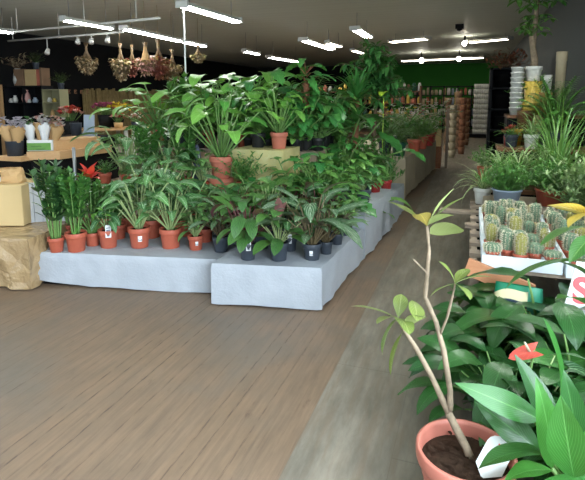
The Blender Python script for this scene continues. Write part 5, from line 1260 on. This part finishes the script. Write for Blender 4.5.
BL((552, 470), (505, 480), 1.66, 1.6, .09, .7, .2); BL((560, 400), (545, 318), 1.95, 2.0, .1, .5, -.3); BL((540, 430), (500, 410), 1.8, 1.75, .1, .9, .3, 'peace')
# leathery plant leaning in from the right
r = thing('rubber_plant', 'leathery plant with one yellowing leaf leaning in at the right edge', 'plant', (.86, 2.2, 0)); pm = pot_mesh(TC); po = obj('pot', pm[0], r, (0, 0, 0), .26); obj('soil', pm[1], po)
O = V((.86, 2.2, 0)); q = MB(); sp = aty(588, 226, 2.2)-O; sl = aty(592, 300, 2.2)-O
tube(q, [(0, 0, .2), (-.03, 0, sl.z*.7), sl, sp, sp+V((.03, 0, .2))], .012, .008, 7); obj('trunk', q.mesh('trunk', M['bark']), r)
def RL(p, q, y0, y1, W_, droop, roll, mat):
    a, b = aty(*p, y0)-O, aty(*q, y1)-O; ch = b-a; L = ch.length*1.05; d = ch.normalized(); sd = d.cross(V((0, 0, 1))).normalized(); up = sd.cross(d); d0 = d*math.cos(droop/2)+up*math.sin(droop/2)
    f = MB(); leaf(f, a, d0, L, W_, 'lance', droop, .2, 10, 4, roll, wave=.01); obj('leaf' if mat != 'yellowleaf' else 'yellow_leaf', f.mesh('leaf', M[mat]), r)
RL((588, 216), (545, 207), 2.2, 2.1, .08, .4, .5, 'yellowleaf'); RL((592, 212), (566, 228), 2.18, 2.08, .08, .5, .4, 'yellowleaf'); RL((592, 226), (540, 246), 2.2, 2.1, .12, .5, .3, 'rubber'); RL((592, 236), (573, 264), 2.2, 2.12, .07, .6, -.3, 'rubber')
RL((592, 262), (504, 290), 2.22, 2.15, .14, .9, .35, 'rubber'); RL((592, 280), (548, 262), 2.24, 2.2, .1, .7, .2, 'rubber'); RL((592, 308), (552, 300), 2.15, 2.05, .09, .8, .3, 'rubber')

# ------------------------------------------------------------------ daylight and world
w = bpy.data.worlds.new('world'); S.world = w; w.use_nodes = True
bg = w.node_tree.nodes['Background']; bg.inputs[0].default_value = lin((214, 228, 246)); bg.inputs[1].default_value = 1.0
def window_light(x0, x1, power):
    l = bpy.data.lights.new('window_daylight', 'AREA'); l.shape = 'RECTANGLE'; l.size = x1-x0; l.size_y = 2.5; l.energy = power; l.color = (.74, .88, 1.0)
    o = bpy.data.objects.new('window_daylight', l); C.objects.link(o); o.location = ((x0+x1)/2, YB+.02, 1.65); o.rotation_euler = (PI/2, 0, 0)
for a, b, pw in ((-9.2, -6.2, 24), (-5.9, -2.95, 22), (-2.65, .9, 14)): window_light(a, b, pw)
l = bpy.data.lights.new('side_window_daylight', 'AREA'); l.shape = 'RECTANGLE'; l.size = 3.5; l.size_y = 2.1; l.energy = 300; l.color = (.78, .9, 1.0)
o = bpy.data.objects.new('side_window_daylight', l); C.objects.link(o); o.location = (XR-.01, -.1, 1.7); o.rotation_euler = (PI/2, 0, PI/2)
S.view_settings.view_transform = 'Standard'; S.view_settings.look = 'None'; S.view_settings.gamma = 1; S.view_settings.use_curve_mapping = False
S.view_settings.exposure = .62
S.cycles.use_denoising = True; S.cycles.max_bounces = 8; S.cycles.transparent_max_bounces = 8
